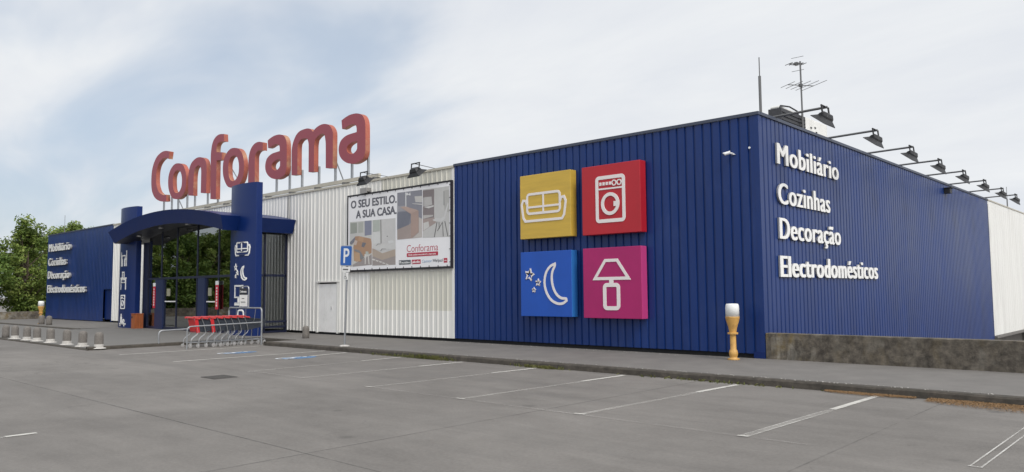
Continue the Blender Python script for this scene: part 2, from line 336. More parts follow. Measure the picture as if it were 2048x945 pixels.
def text_uv(s, x0, z0, height, width=None, bold=.0, depth=.01, align='L', shear=0.0, space=1.0):
    """cap height and total width are fixed in metres"""
    cu = bpy.data.curves.new('tmp', 'FONT'); cu.body = s; cu.size = 1; cu.offset = bold; cu.extrude = .5; cu.resolution_u = 4; cu.shear = shear; cu.space_character = space
    vs, fs = _curve_mesh(cu)
    xs = [v[0] for v in vs]; mn, mxx = min(xs), max(xs); k = height / cap_height(); kx = (width / (mxx - mn)) if width else k
    ox = {'L': x0, 'R': x0 - (mxx - mn) * kx, 'C': x0 - (mxx - mn) * kx / 2}[align]
    return [((a - mn) * kx + ox, b * k + z0, (c + .5) * depth) for a, b, c in vs], fs
def place(mb, vf, fn, mi=0): return mb.add([fn(*v) for v in vf[0]], vf[1], mi)
def smooth_loop(P, n=4, ang=42):
    L = len(P); out_ = []; corner = []
    for i in range(L):
        a = Vector(P[i]) - Vector(P[i - 1]); b = Vector(P[(i + 1) % L]) - Vector(P[i])
        corner.append(a.length < 1e-6 or b.length < 1e-6 or math.degrees(a.angle(b)) > ang)
    for i in range(L):
        p1 = Vector(P[i]); p2 = Vector(P[(i + 1) % L]); p0 = Vector(P[i - 1]); p3 = Vector(P[(i + 2) % L])
        m1 = (p2 - p0) / 2 if not corner[i] else (p2 - p1); m2 = (p3 - p1) / 2 if not corner[(i + 1) % L] else (p2 - p1)
        l = (p2 - p1).length
        for m_ in (m1, m2):
            if m_.length > l: m_ *= l / m_.length
        for k in range(n):
            t = k / n; h = 2 * t ** 3 - 3 * t ** 2 + 1
            q = h * p1 + (t ** 3 - 2 * t ** 2 + t) * m1 + (-2 * t ** 3 + 3 * t ** 2) * p2 + (t ** 3 - t ** 2) * m2
            out_.append((q.x, q.y))
    return out_
def offset_path(P, d, closed):
    res = []; L = len(P)
    for i in range(L):
        p = Vector(P[i])
        if closed or 0 < i < L - 1:
            a = (p - Vector(P[i - 1])).normalized(); b = (Vector(P[(i + 1) % L]) - p).normalized()
        elif i == 0: a = b = (Vector(P[1]) - p).normalized()
        else: a = b = (p - Vector(P[i - 1])).normalized()
        na = Vector((-a.y, a.x)); nb = Vector((-b.y, b.x)); s_ = na + nb
        k = s_.length_squared
        q = p + d * (s_ * (2 / k) if k > .5 else nb); res.append((q.x, q.y))
    return res
def stroke(P, w, closed=False):
    if closed: return [offset_path(P, w / 2, True), offset_path(P, -w / 2, True)]
    return [offset_path(P, w / 2, False) + offset_path(P, -w / 2, False)[::-1]]
def rrect(x0, x1, z0, z1, r, n=4):
    o = []
    for cx, cz, a0 in ((x1 - r, z1 - r, 0), (x0 + r, z1 - r, 90), (x0 + r, z0 + r, 180), (x1 - r, z0 + r, 270)):
        for k in range(n + 1): a = R(a0 + 90 * k / n); o.append((cx + r * math.cos(a), cz + r * math.sin(a)))
    return o
def rect(x0, x1, z0, z1): return [(x1, z1), (x0, z1), (x0, z0), (x1, z0)]
def circ(cx, cz, rx, rz=None, n=28): return [(cx + rx * math.cos(2 * math.pi * k / n), cz + (rz or rx) * math.sin(2 * math.pi * k / n)) for k in range(n)]
def star(cx, cz, r, rot=0, k=.45): return [(cx + (r if i % 2 == 0 else r * k) * math.sin(R(36 * i + rot)), cz + (r if i % 2 == 0 else r * k) * math.cos(R(36 * i + rot))) for i in range(10)]
def arc_pts(cx, cz, rx, rz, a0, a1, n=10): return [(cx + rx * math.cos(R(a0 + (a1 - a0) * k / n)), cz + rz * math.sin(R(a0 + (a1 - a0) * k / n))) for k in range(n + 1)]
def ribs(mb, s0, s1, z0, z1, fn, period=.25, depth=.038, g0=.034, g1=.072):
    """profiled sheet: flat pans with narrow grooves; fn maps (s, inward depth, z)"""
    prof = [(s0, 0)]; s = s0 + period / 2
    while s < s1 - .06:
        prof += [(s - g1 / 2, 0), (s - g0 / 2, depth), (s + g0 / 2, depth), (s + g1 / 2, 0)]; s += period
    prof.append((s1, 0))
    vs = []
    for a, d in prof: vs += [fn(a, d, z0), fn(a, d, z1)]
    mb.add(vs, [(2 * i, 2 * i + 2, 2 * i + 3, 2 * i + 1) for i in range(len(prof) - 1)])
FX = lambda s, d, z: (s, d, z)
SX = lambda s, d, z: (-d, s, z)

# ------------------------------------------------------------------ ground, pavement, kerbs
mb = MB(); ZA = -.13; BIG = 900
mb.quad((-BIG, -BIG, ZA), (BIG, -BIG, ZA), (BIG, .3, ZA), (-BIG, .3, ZA))
mb.quad((-BIG, .3, ZA), (-.6, .3, ZA), (-.6, BIG, ZA), (-BIG, BIG, ZA))
mb.quad((-.6, .3, -3), (BIG, .3, -3), (BIG, BIG, -3), (-.6, BIG, -3))
mb.quad((-.6, .3, -3), (-.6, .3, ZA), (BIG, .3, ZA), (BIG, .3, -3)); mb.quad((-.6, .3, ZA), (-.6, .3, -3), (-.6, BIG, -3), (-.6, BIG, ZA))
ground = structure(mb.build('ground', asphalt_m, local=True))
def strip(name, a, b, w0, w1, m, z=.004):
    a = Vector(a); b = Vector(b); d = (b - a).normalized(); n_ = Vector((-d.y, d.x)); q = MB(); k = 14
    for i in range(k):
        p, r_ = a.lerp(b, i / k), a.lerp(b, (i + 1) / k); wa = w0 + (w1 - w0) * i / k; wb = w0 + (w1 - w0) * (i + 1) / k
        q.quad((p.x - n_.x * wa / 2, p.y - n_.y * wa / 2, ZA + z), (r_.x - n_.x * wb / 2, r_.y - n_.y * wb / 2, ZA + z), (r_.x + n_.x * wb / 2, r_.y + n_.y * wb / 2, ZA + z), (p.x + n_.x * wa / 2, p.y + n_.y * wa / 2, ZA + z))
    return q.build(name, m, ground)
bays = [(3.79, 3.70), (1.32, 1.14), (-1.25, -1.37), (-3.70, -3.89), (-6.18, -6.30), (-8.63, -8.42), (-11.2, -11.0), (-12.32, -12.37), (-16.02, -16.06)]
for i, (xa, xb) in enumerate(bays):
    ya, yb = (-4.12, -8.78)
    if i == 8: ya = -4.3
    if i == 6: yb = -5.5
    strip('parking_line', (xa, ya), (xb, yb), .105, .105, paint_f, .004)
    if i in (0,):
        strip('parking_line', (xa, ya), (xa - .04, ya - 1.9), .10, .10, paint_w, .008)
    elif i in (1, 2, 3, 4, 5): strip('parking_line', (xa, ya), (xa + (xb - xa) * .4, ya - 1.4), .10, .09, paint_w, .008)
    else: strip('parking_line', (xa, ya), (xb, yb), .10, .10, paint_w, .008)
for xx in (6.115, 6.215): strip('parking_line', (xx + .03, -4.6), (xx, -8.84), .018, .018, paint_edge, .008)
strip('parking_line', (6.10, -8.84), (6.23, -8.84), .03, .03, paint_edge, .012)
for xx in (-.05, .05): strip('parking_line', (3.75 + xx, -6.3), (3.69 + xx, -8.8), .014, .014, paint_edge, .008)
strip('parking_line', (3.62, -8.82), (3.76, -8.80), .06, .06, paint_w, .012)
for xb in (1.14, -1.37, -3.89): strip('parking_line', (xb - .09, -8.76), (xb + .09, -8.74), .05, .05, paint_w, .012)
strip('parking_line', (-8.4, -8.72), (4.5, -8.84), .06, .06, paint_ff, .0145)
strip('parking_line', (-3.33, -14.45), (-3.36, -19), .10, .10, paint_f, .004); strip('parking_line', (-3.33, -14.45), (-3.335, -14.8), .10, .10, paint_w, .008)
strip('expansion_joint', (-30, -12.85), (12, -12.85), .022, .022, joint_m, .002)
strip('expansion_joint', (.46, -16), (.46, -4), .022, .022, joint_m, .003)
strip('expansion_joint', (4.86, -13), (4.80, -4.1), .022, .022, joint_f, .003)
strip('expansion_joint', (-9.2, -9.9), (-4.5, -7.2), .012, .012, joint_f, .003)
def wheelchair(cx, cy):
    # blue backing worn to a patch, white symbol over it
    s = MB(); place(s, flat([circ(cx + .05, cy + .3, .30, .52)], .001), UP(ZA + .005)); s.build('symbol_backing', paint_b, ground)
    w = MB()
    place(w, flat(stroke(arc_pts(cx, cy - .12, .20, .24, 100, 400, 14), .07), .001), UP(ZA + .012))
    place(w, flat(stroke([(cx - .06, cy + .40), (cx - .03, cy + .08), (cx + .16, cy + .06), (cx + .24, cy - .26), (cx + .33, cy - .25)], .075), .001), UP(ZA + .0145))
    place(w, flat([circ(cx - .07, cy + .54, .07)], .001), UP(ZA + .012)); w.build('wheelchair_symbol', paint_sym, ground)
wheelchair(-13.95, -6.38); wheelchair(-10.85, -6.26)

mb = MB()   # pavement along the facade (entrance bay notched out for the trolleys)
def slab(x0, x1, y0, y1): mb.quad((x0, y0, 0), (x1, y0, 0), (x1, y1, 0), (x0, y1, 0))
slab(-16.3, 40, -3.80, .0); slab(-33.5, -16.3, -2.9, 0.0); slab(-54.2, -33.5, -4.25, 0.0)
structure(mb.build('pavement', pave_m, local=True))
mb = MB()
nx = 12
for i in range(nx):
    xa, xb = -54.2 + (54.2 - 18.85) * i / nx, -54.2 + (54.2 - 18.85) * (i + 1) / nx
    yt = lambda x: -4.4 if x < -33.6 else -2.9
    zt = lambda x: -.055 if x < -33.6 else -.004
    ym = yt((xa + xb) / 2); zm = zt((xa + xb) / 2)
    mb.quad((xa, -8.62, -.08), (xb, -8.62, -.08), (xb, ym, zm), (xa, ym, zm))
structure(mb.build('pavement', apron_m, local=True))
def kerb_run(a, b, z_top, z_bot, w=.15, jitter=.012, seg=1.0):
    a = Vector(a); b = Vector(b); L = (b - a).length; n = max(1, int(L / seg)); d = (b - a) / n; nn = Vector((-d.y, d.x)).normalized() * w
    q = MB(); rnd = random.Random(int(L * 97))
    k = 4
    pts = []
    for i in range(n * k + 1):
        p = a + d * (i / k); j = rnd.uniform(-jitter, jitter); zj = rnd.uniform(-.012, .004); pts.append((p - nn.normalized() * j, z_top + zj))
    vs = []
    for p, z in pts:
        vs += [(p.x - nn.x * .12, p.y - nn.y * .12, z_bot), (p.x - nn.x * .05, p.y - nn.y * .05, z - .03), (p.x + nn.x * .12, p.y + nn.y * .12, z), (p.x + nn.x, p.y + nn.y, z_top + .003), (p.x + nn.x, p.y + nn.y, z_bot)]
    fs = []
    for i in range(len(pts) - 1):
        for e in range(4): fs.append((i * 5 + e, (i + 1) * 5 + e, (i + 1) * 5 + e + 1, i * 5 + e + 1))
    q.add(vs, fs); return structure(q.build('kerb', kerb_m, local=True))
kerb_run((-16.32, -3.95), (40, -3.93), .004, ZA - .02)
kerb_run((-16.3, -2.8), (-16.3, -3.97), .006, ZA - .02)
kerb_run((-18.9, -2.9), (-16.25, -2.9), .006, ZA - .02)
kerb_run((-18.85, -8.74), (-18.85, -2.9), -.02, ZA - .02, .12, .006)
kerb_run((-54.2, -8.74), (-18.82, -8.74), -.076, ZA - .02, .12, .006)
kerb_run((-54.2, -4.4), (-33.4, -4.4), .005, -.1)

# parapets
def rough_wall(x0, x1, y0, y1, z0, z1, along='x', step=.18):
    q = MB(); n = int(((x1 - x0) if along == 'x' else (y1 - y0)) / step); rnd = random.Random(5); vs = []; H = 5
    for i in range(n + 1):
        s = (x0 + (x1 - x0) * i / n) if along == 'x' else (y0 + (y1 - y0) * i / n)
        ring = []
        lo, hi = (y0, y1) if along == 'x' else (x0, x1)
        for k in range(H + 1):
            ring.append((lo + rnd.uniform(-.008, .008), z0 + (z1 - z0) * k / H + (rnd.uniform(-.006, .006) if k == H else 0)))
        ring.append((lo + .04, z1 + .012)); ring.append((hi, z1 + .01)); ring.append((hi, z0))
        for a, z in ring: vs.append((s, a, z) if along == 'x' else (a, s, z))
    m_ = H + 4; fs = []
    for i in range(n):
        for e in range(m_ - 1): fs.append((i * m_ + e, (i + 1) * m_ + e, (i + 1) * m_ + e + 1, i * m_ + e + 1))
    fs.append(tuple(range(m_))); fs.append(tuple(n * m_ + e for e in range(m_ - 1, -1, -1)))
    q.add(vs, fs); return q
tag(rough_wall(.02, 40, .0, .26, -.05, .605).build('parapet_wall', parapet_m), 'low rough mossy concrete parapet running right from the navy building corner', 'wall', 'concrete parapets')
tag(rough_wall(-54.65, -54.3, -30, -.15, -.1, .52, 'y', .4).build('parapet_wall', parapet_m), 'low weathered concrete wall under the trees beyond the yellow lamp', 'wall', 'concrete parapets')

# ------------------------------------------------------------------ store building
H = 6.0
store = thing('store_building', 'long low retail shed clad in navy blue and white corrugated metal sheets', 'building', (-27, 12, 0))
def part(mb_, name, m, **k): return mb_.build(name, m, store, **k)
XW, XE, XB, XL = -10.9, -21.5, -41.38, -53.74
q = MB(); ribs(q, XW + .02, -.12, .11, H - .06, FX); q.box(-.12, 0, -.004, .12, .03, H - .06); w = part(q, 'wall', navy); w['label'] = 'navy corrugated front wall carrying the four coloured square signs'
q = MB(); ribs(q, .12, 25.6, -3, H - .06, SX, .245); q.box(-.1, .004, .004, .12, -.05, H - .06); w = part(q, 'wall', navy); w['label'] = 'navy corrugated side wall with white lettering'
q = MB(); ribs(q, 25.66, 48, -.68, H - .05, SX, .5, .02); w = part(q, 'wall', white_clad); w['label'] = 'white corrugated rear stretch of the side wall'
q = MB(); q.box(-.9, .12, 25.66, 48, -.80, -.70); part(q, 'ledge', pave_m)
q = MB(); q.box(-3, -2.6, 25.6, 48, -3, -.81); part(q, 'loading_recess', dark_gap)
for y_ in (36.5, 45):
    q = MB(); q.box(-.8, .1, y_, y_ + 1.1, -3, -.81); part(q, 'pillar', pave_m)
DX0, DX1 = -19.08, -17.75
q = MB(); ribs(q, -16.6, XW - .10, 2.4, H - .55, FX, .25, -.030, .026, .062); ribs(q, -16.6, -14.9, H - .55, H - .1, FX, .25, -.030, .026, .062); ribs(q, DX1 + .10, -16.6, .10, H - .1, FX, .25, -.030, .026, .062); ribs(q, DX0 - .10, DX1 + .10, 2.14, H - .1, FX, .25, -.030, .026, .062); ribs(q, XE, DX0 - .10, .10, H - .1, FX, .25, -.030, .026, .062)
ribs(q, -16.6, XW - .10, .10, 1.02, FX, .25, -.030, .026, .062); ribs(q, -16.6, -15.6, 1.02, 2.4, FX, .25, -.030, .026, .062)
q.box(XW - .10, XW + .02, -.012, .1, .10, H - .1)
w = part(q, 'wall', white_clad); w['label'] = 'white corrugated front wall between the entrance and the navy block'
q = MB(); ribs(q, -15.6, XW - .10, 1.02, 2.4, FX, .25, -.030, .026, .062); part(q, 'wall', cream_clad)['label'] = 'cream repaired sheets below the banner'
q = MB(); ribs(q, -14.9, XW - .10, H - .55, H - .1, FX, .25, -.030, .026, .062); part(q, 'wall', cream_clad)['label'] = 'cream sheets above the banner'
q = MB(); ribs(q, XB + .02, -31.0, .10, H - .1, FX, .25, -.030, .026, .062); w = part(q, 'wall', white_clad); w['label'] = 'white corrugated strip left of the entrance'
LD0, LD1 = -42.75, -41.5
q = MB(); ribs(q, XL, LD0, .04, H - .06, FX); ribs(q, LD0, LD1, 2.0, H - .06, FX); q.box(LD1, XB, .0, .12, .04, H - .06); w = part(q, 'wall', navy); w['label'] = 'navy corrugated far left block'
q = MB(); q.box(XL - .06, XL, .0, 30, -.1, H - .06); part(q, 'wall', navy)['label'] = 'navy left end wall'
q = MB(); q.box(-21.5, -21.3, .0, .5, 4.6, H - .1); ribs(q, -31.0, -21.5, 4.2, H - .1, FX, .25, -.030, .026, .062); part(q, 'wall', white_clad)['label'] = 'white wall above the entrance'
q = MB(); q.box(XL, -.13, .10, .25, -.12, .16); part(q, 'plinth', dark_gap)
q = MB(); q.box(XL, -.05, .13, 48, H - .28, H - .20); part(q, 'roof', roofm)
q = MB(); q.box(XL, -.2, 47.8, 48, -3, H - .2); part(q, 'rear_wall', white_clad)
fl_m = mat('flashing_navy_grey', (.05, .06, .09), .5)
for bx_, m_ in (((XW + .0, .03, -.035, .10, H - .058, H + .02), fl_m), ((-.10, .035, .102, 25.63, H - .058, H + .02), fl_m), ((XL - .08, XB, -.03, .1, H - .058, H + .01), fl_m),
                ((XB, XW, -.05, .09, H - .098, H - .02), sign_beige), ((-.10, .03, 25.63, 48, H - .05, H + .01), sign_beige)):
    q = MB(); q.box(*bx_); part(q, 'roof_flashing', m_)
q = MB(); q.box(-.28, .01, -.022, -.002, -.0, .16); part(q, 'corner_skirt', navy2)
# doors
d = MB(); d.box(DX0, (DX0 + DX1) / 2 - .14, .02, .06, .09, 2.03); d.box((DX0 + DX1) / 2 + .145 - .28, DX1, .02, .06, .09, 2.03)
dm = mat('white_door_paint', (.80, .79, .77), .5, var=.05, vscale=2, dark=(.45, .42, .38), dscale=3, damt=.25)
door = part(d, 'door', dm); door['label'] = 'white flush double door'
q = MB(); q.box(DX0 - .10, DX0 - .005, -.02, .09, .06, 2.09); q.box(DX1 + .005, DX1 + .10, -.02, .09, .06, 2.09); q.box(DX0 - .14, DX1 + .14, -.05, .09, 2.09, 2.15); q.build('door_frame', white_clad, door)
q = MB(); q.box(DX0 + .95, DX0 + .99, -.02, .02, 1.0, 1.12); q.build('handle', alu, door)
d = MB(); d.box(LD0 + .005, LD1 - .005, .10, .13, .02, 1.98); door = part(d, 'door', navy2); door['label'] = 'navy flush door at the far left block'
q = MB(); q.box(LD1 - .2, LD1 - .16, .07, .10, 1.0, 1.1); q.build('handle', alu, door)
# small fixings on the walls belong to the building's electrics
def wall_box(name, label, cat, mbx, m): return tag(mbx.build(name, m), label, cat)
q = MB(); q.box(-15.95, -15.55, -.22, 0, 5.52, 5.66); q.box(-15.95, -15.55, -.22, -.18, 5.46, 5.52)
wall_box('emergency_light', 'small grey emergency light box above the banner on the white cladding', 'light', q, mat('dull_grey', (.28, .27, .26), .5))
q = MB(); q.box(0, .22, 17.4, 17.75, 5.56, 5.76)
q.box(.0, .28, 17.36, 17.79, 5.762, 5.79)
wall_box('wall_light', 'small dark box light high on the navy side wall', 'light', q, black_metal)
cv = thing('security_camera', 'small white bullet security camera on the navy wall near the corner', 'camera', (-.83, 0, 5.0))
q = MB(); q.tube([(-.66, -.0, 5.05), (-.66, -.08, 5.05), (-.71, -.125, 5.065)], .02); q.lathe([(.05, 0), (.05, .012)], (-.66, -.012, 5.02), 10); q.build('bracket', cable_white, cv)
q = MB(); q.tube([(-.70, -.12, 5.07), (-.82, -.19, 5.035)], .038, 12); q.tube([(-.69, -.12, 5.095), (-.845, -.205, 5.05)], .024, 6); q.build('camera_body', cable_white, cv)
q = MB(); q.tube([(-.82, -.19, 5.035), (-.832, -.197, 5.0315)], .030, 10); q.build('lens', black_metal, cv)
q = MB(); q.tube([(-.235, 0, 5.146), (-.235, -.02, 5.146)], .028, 10); tag(q.build('wall_plug', white_paint), 'tiny round white plug beside the security camera at the corner', 'fitting')

# ------------------------------------------------------------------ entrance porch
porch = thing('entrance_porch', 'navy arched entrance porch with tinted glass front and two tall curved pylons', 'entrance', (-26.6, -2, 0))
XA0, XA1, YF = -32.58, -20.75, -3.4
def zt(x): return 5.39 - .605 * ((x + 26.66) / 5.92) ** 2
def zb(x): return 4.80 - .60 * ((x + 26.66) / 5.72) ** 2
q = MB(); n = 26
T = [XA0 + (XA1 - XA0) * i / n for i in range(n + 1)]; B = [XA0 + .25 + (XA1 - XA0 - .5) * i / n for i in range(n + 1)]
for i in range(n):
    q.quad((B[i], YF + .22, zb(B[i])), (B[i + 1], YF + .22, zb(B[i + 1])), (T[i + 1], YF, zt(T[i + 1])), (T[i], YF, zt(T[i])))
    q.quad((T[i], YF, zt(T[i])), (T[i + 1], YF, zt(T[i + 1])), (T[i + 1], -.04, zt(T[i + 1])), (T[i], -.04, zt(T[i])))
for xs, xb_ in ((T[0], B[0]), (T[-1], B[-1])): q.quad((xs, YF, zt(xs)), (xs, -.04, zt(xs)), (xb_, -.04, zb(xb_)), (xb_, YF + .22, zb(xb_)))
canopy = q.build('canopy', navy2, porch)
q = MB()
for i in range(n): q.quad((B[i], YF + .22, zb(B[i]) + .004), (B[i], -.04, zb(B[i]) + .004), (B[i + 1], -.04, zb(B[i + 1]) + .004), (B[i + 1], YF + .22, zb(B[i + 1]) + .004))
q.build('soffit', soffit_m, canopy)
for x_ in (-30.5, -28, -25.2):
    q = MB(); q.lathe([(.12, -.05), (.12, .0)], (x_, -2.7, zb(x_)), 14); q.build('downlight', alu, canopy)
# glass front at y=-2 and sides
YG = -2.0; GX0, GX1 = -31.0, -21.5
def pane(x0, x1, z0, z1=None):
    L = [(x0, z0), (x1, z0)] + ([(x1, z1), (x0, z1)] if z1 else [(x1 - (x1 - x0) * k / 6, zb(x1 - (x1 - x0) * k / 6) - .02) for k in range(7)])
    g_ = MB(); place(g_, flat([L], .012), FRONT(YG)); return g_.build('glass_pane', glass_m, porch)
mull = [-31.0, -29.45, -27.75, -25.65, -23.62, -21.5]
for a, b in zip(mull[:-1], mull[1:]):
    pane(a + .04, b - .04, 2.47); pane(a + .04, b - .04, .12, 2.38)
for z0, z1 in ((.12, 2.38), (2.47, 4.18)):
    q = MB(); q.box(-21.506, -21.494, YG + .05, -.06, z0, z1); q.build('glass_pane', glass_m, porch)
    q = MB(); q.box(GX0 - .006, GX0 + .006, YG + .05, -.06, z0, z1); q.build('glass_pane', glass_m, porch)
fr = MB()
for x_ in mull[1:]: fr.box(x_ - .04, x_ + .04, YG - .04, YG + .05, .0, zb(x_))
fr.box(GX0, GX1 + .04, YG - .045, YG + .05, 2.375, 2.475); fr.box(GX0, GX1, YG - .042, YG + .05, .0, .12)
for y_ in (-.06, -1.05): fr.box(-21.55, -21.45, y_ - .05, y_ + .03, 0, 4.2)
fr.box(-21.55, -21.45, YG + .05, -.03, 2.375, 2.475)
for z_ in (.06, .26, .48): fr.box(-21.52, -21.40, YG + .05, -.03, z_ - .05, z_ + .03)
fr.build('mullions', mat('frame_navy', (.010, .014, .040), .4), porch)
q = MB(); q.box(-31.55, -30.98, YG - .06, YG + .35, 0, 4.25); q.build('post', mat('post_navy_dark', (.010, .014, .040), .4), porch)
door_mat = mat('door_navy', (.012, .022, .075), .4)
for a, b in ((-29.98, -29.10), (-25.42, -24.75)):
    q = MB(); q.box(a, b, YG - .10, YG + .9, 0, 2.37); q.build('door_portal', door_mat, porch)
def fsign(name, mbx, m): return mbx.build(name, m, porch)
for x_ in (-30.02, -24.0 + .45):
    q = MB(); q.box(x_ - .13, x_ + .13, YG - .125, YG - .105, 1.0, 2.05); s_ = fsign('door_strip', q, red_strip)
    q = MB(); q.box(x_ - .13, x_ + .13, YG - .127, YG - .105, 2.052, 2.22)
    q.build('strip_cap', white_paint, s_)
    for k_ in range(7):
        q = MB(); q.box(x_ - .05, x_ + .05, YG - .129, YG - .126, 1.12 + k_ * .125, 1.12 + k_ * .125 + (.07 if k_ % 2 else .085)); q.build('strip_marking', iconw, s_)
for a, b in ((-29.0, -27.85), (-24.7, -23.75)):
    q = MB(); q.box(a, b, YG - .03, YG - .014, 1.30, 1.35); fsign('door_stripe', q, white_sign)
for a, b in ((-24.55, -24.25), (-28.8, -28.45)):
    q = MB(); q.box(a, b, YG - .03, YG - .014, 1.58, 1.93); fsign('paper_notice', q, mat('paper_yellowish', (.30, .29, .20), .8))
# lobby behind the glass
q = MB(); q.box(-31.0, -21.5, -1.9, 5.5, -.04, .0); q.build('lobby_floor', mat('lobby_floor_tile', (.20, .19, .18), .4, var=.1), porch)
q = MB(); q.box(-30.9, -29.2, -.45, -.35, 0, 4.0); q.build('lobby_panel', brown_wall, porch)
q = MB(); q.box(-31.0, -21.5, 5.4, 5.5, 0, 4.6); q.box(-31.1, -31.0, .0, 5.4, 0, 4.6); q.box(-21.5, -21.4, .26, 5.4, 0, 4.6); q.build('lobby_wall', dark_int, porch)
# pylons, convex panels astride the canopy ends
def pylon(cx, cy):
    h, sag = 1.02, .15; nseg = 24
    arc = [(cx - h + 2 * h * i / nseg, cy - sag * (1 - ((2 * i / nseg) - 1) ** 2)) for i in range(nseg + 1)]
    def fy(x): return cy - sag * (1 - ((x - cx) / h) ** 2)
    ring = arc + [(cx + h + .02, cy + .02), (cx + h + .02, cy + .26), (cx - h, cy + .26)]
    zt_ = 6.1; m_ = len(ring)
    q_ = MB(); vs = [(x, y, z) for z in (-.06, zt_) for x, y in ring]
    fs = [(i, (i + 1) % m_, (i + 1) % m_ + m_, i + m_) for i in range(m_)] + [tuple(range(m_, 2 * m_))]
    q_.add(vs, fs); o = q_.build('pylon', navy2, porch)
    return o, fy
def dense(L, d=.05):
    o_ = []
    for i in range(len(L)):
        a, b = Vector(L[i]), Vector(L[(i + 1) % len(L)]); n_ = max(1, int((b - a).length / d))
        o_ += [tuple(a.lerp(b, k / n_)) for k in range(n_)]
    return o_
def bend(loops, fy, lift=.022):
    q_ = MB(); vs, fs = flat([dense(L) for L in loops], .02); q_.add([(a, fy(a) - lift + .02 - c, b) for a, b, c in vs], fs); return q_
def icons(pyl, fy, lst):
    for loops_list in lst:
        q_ = MB()
        for k_, lp in enumerate(loops_list):
            b_ = bend(lp, fy, .022 + .0015 * k_); q_.add(b_.v, b_.f)
        q_.build('icon', white_sign, pyl)
def sofa(cx, cz, s, w):
    b = [stroke(smooth_loop(rrect(cx - .40 * s, cx + .40 * s, cz - .12 * s, cz + .25 * s, .06 * s), 1), w, True),
         stroke([(cx, cz - .11 * s), (cx, cz + .24 * s)], w * .8), stroke([(cx - .38 * s, cz + .0 * s), (cx + .38 * s, cz + .0 * s)], w * .8)]
    arms = [(cx - .41 * s, cz + .06 * s), (cx - .43 * s, cz + .13 * s), (cx - .50 * s, cz + .14 * s), (cx - .54 * s, cz + .06 * s), (cx - .50 * s, cz - .19 * s), (cx - .45 * s, cz - .26 * s),
            (cx + .45 * s, cz - .26 * s), (cx + .50 * s, cz - .19 * s), (cx + .54 * s, cz + .06 * s), (cx + .50 * s, cz + .14 * s), (cx + .43 * s, cz + .13 * s), (cx + .41 * s, cz + .06 * s)]
    return b + [stroke(arms, w)]
def moon(cx, cz, s, w):
    outl = [(.40, .46), (.24, .40), (.08, .24), (.0, .0), (.02, -.24), (.12, -.46), (.28, -.62), (.48, -.70), (.68, -.70), (.82, -.62), (.80, -.56), (.62, -.54), (.46, -.44), (.34, -.26), (.28, -.02), (.30, .22), (.40, .40)]
    return stroke(smooth_loop([(cx + x * s, cz + (z + .12) * s) for x, z in outl], 3, 75), w, True)
pr, fyr = pylon(-20.80, -2.42); pl_, fyl = pylon(-32.62, -2.42)
PX = -20.60
icons(pr, fyr, [sofa(PX, 3.46, 1.0, .055),
                [moon(PX - .02, 2.48, .46, .05), stroke(star(PX - .46, 2.72, .12), .035, True), stroke(star(PX - .30, 2.50, .085), .03, True), stroke(star(PX - .45, 2.36, .06), .024, True)],
                [stroke(rect(PX - .50, PX + .12, 1.52, 1.98), .06, True), [rect(PX - .23, PX - .11, 1.31, 1.485)], [rect(PX - .50, PX + .16, 1.19, 1.305)]],
                [stroke(smooth_loop([(PX - .22, .72), (PX - .16, .98), (PX + .16, .98), (PX + .22, .72)], 3, 80), .06, True), [rect(PX - .12, PX + .12, .22, .64)]]])
PL = -32.70
def chair(cx, cz, s, w): return [stroke([(cx - .5 * s, cz + .5 * s), (cx - .5 * s, cz - .5 * s)], w), stroke([(cx - .48 * s, cz), (cx - .2 * s, cz), (cx - .2 * s, cz - .5 * s)], w),
                                 stroke([(cx + .5 * s, cz + .6 * s), (cx + .5 * s, cz - .5 * s)], w), stroke([(cx + .48 * s, cz), (cx + .2 * s, cz), (cx + .2 * s, cz - .5 * s)], w), stroke([(cx - .3 * s, cz - .5 * s), (cx - .3 * s, cz + .25 * s), (cx + .3 * s, cz + .25 * s), (cx + .3 * s, cz - .5 * s)], w)]
def washer(cx, cz, s, w, icon_w=.62): return [stroke(rrect(cx - .5 * icon_w * s, cx + .5 * icon_w * s, cz - .5 * s, cz + .5 * s, .03 * s), w, True), stroke(circ(cx, cz - .1 * s, .19 * s), w, True), [rect(cx - .2 * s, cx + .02 * s, cz + .30 * s, cz + .38 * s)], stroke([(cx - .3 * s, cz + .26 * s), (cx + .3 * s, cz + .26 * s)], w * .6)]
icons(pl_, fyl, [chair(PL, 3.46, .72, .055),
                 [stroke([(PL - .32, 1.92), (PL - .32, 2.45), (PL + .32, 2.45), (PL + .32, 1.92)], .06), stroke(rect(PL - .28, PL + .28, 2.28, 2.42), .05, True), stroke([(PL - .12, 2.46), (PL - .12, 2.8), (PL + .12, 2.8), (PL + .12, 2.46)], .055), [rect(PL - .40, PL + .40, 2.46, 2.53)]],
                 washer(PL, 1.30, .66, .055, .8),
                 [[rect(PL - .42, PL + .42, .16, .23)], [rect(PL - .24, PL - .02, .24, .55)], [rect(PL - .17, PL - .09, .551, .70)], stroke(circ(PL + .18, .33, .09), .05, True), [rect(PL - .30, PL - .24, .08, .155)], [rect(PL + .24, PL + .30, .08, .155)]]])

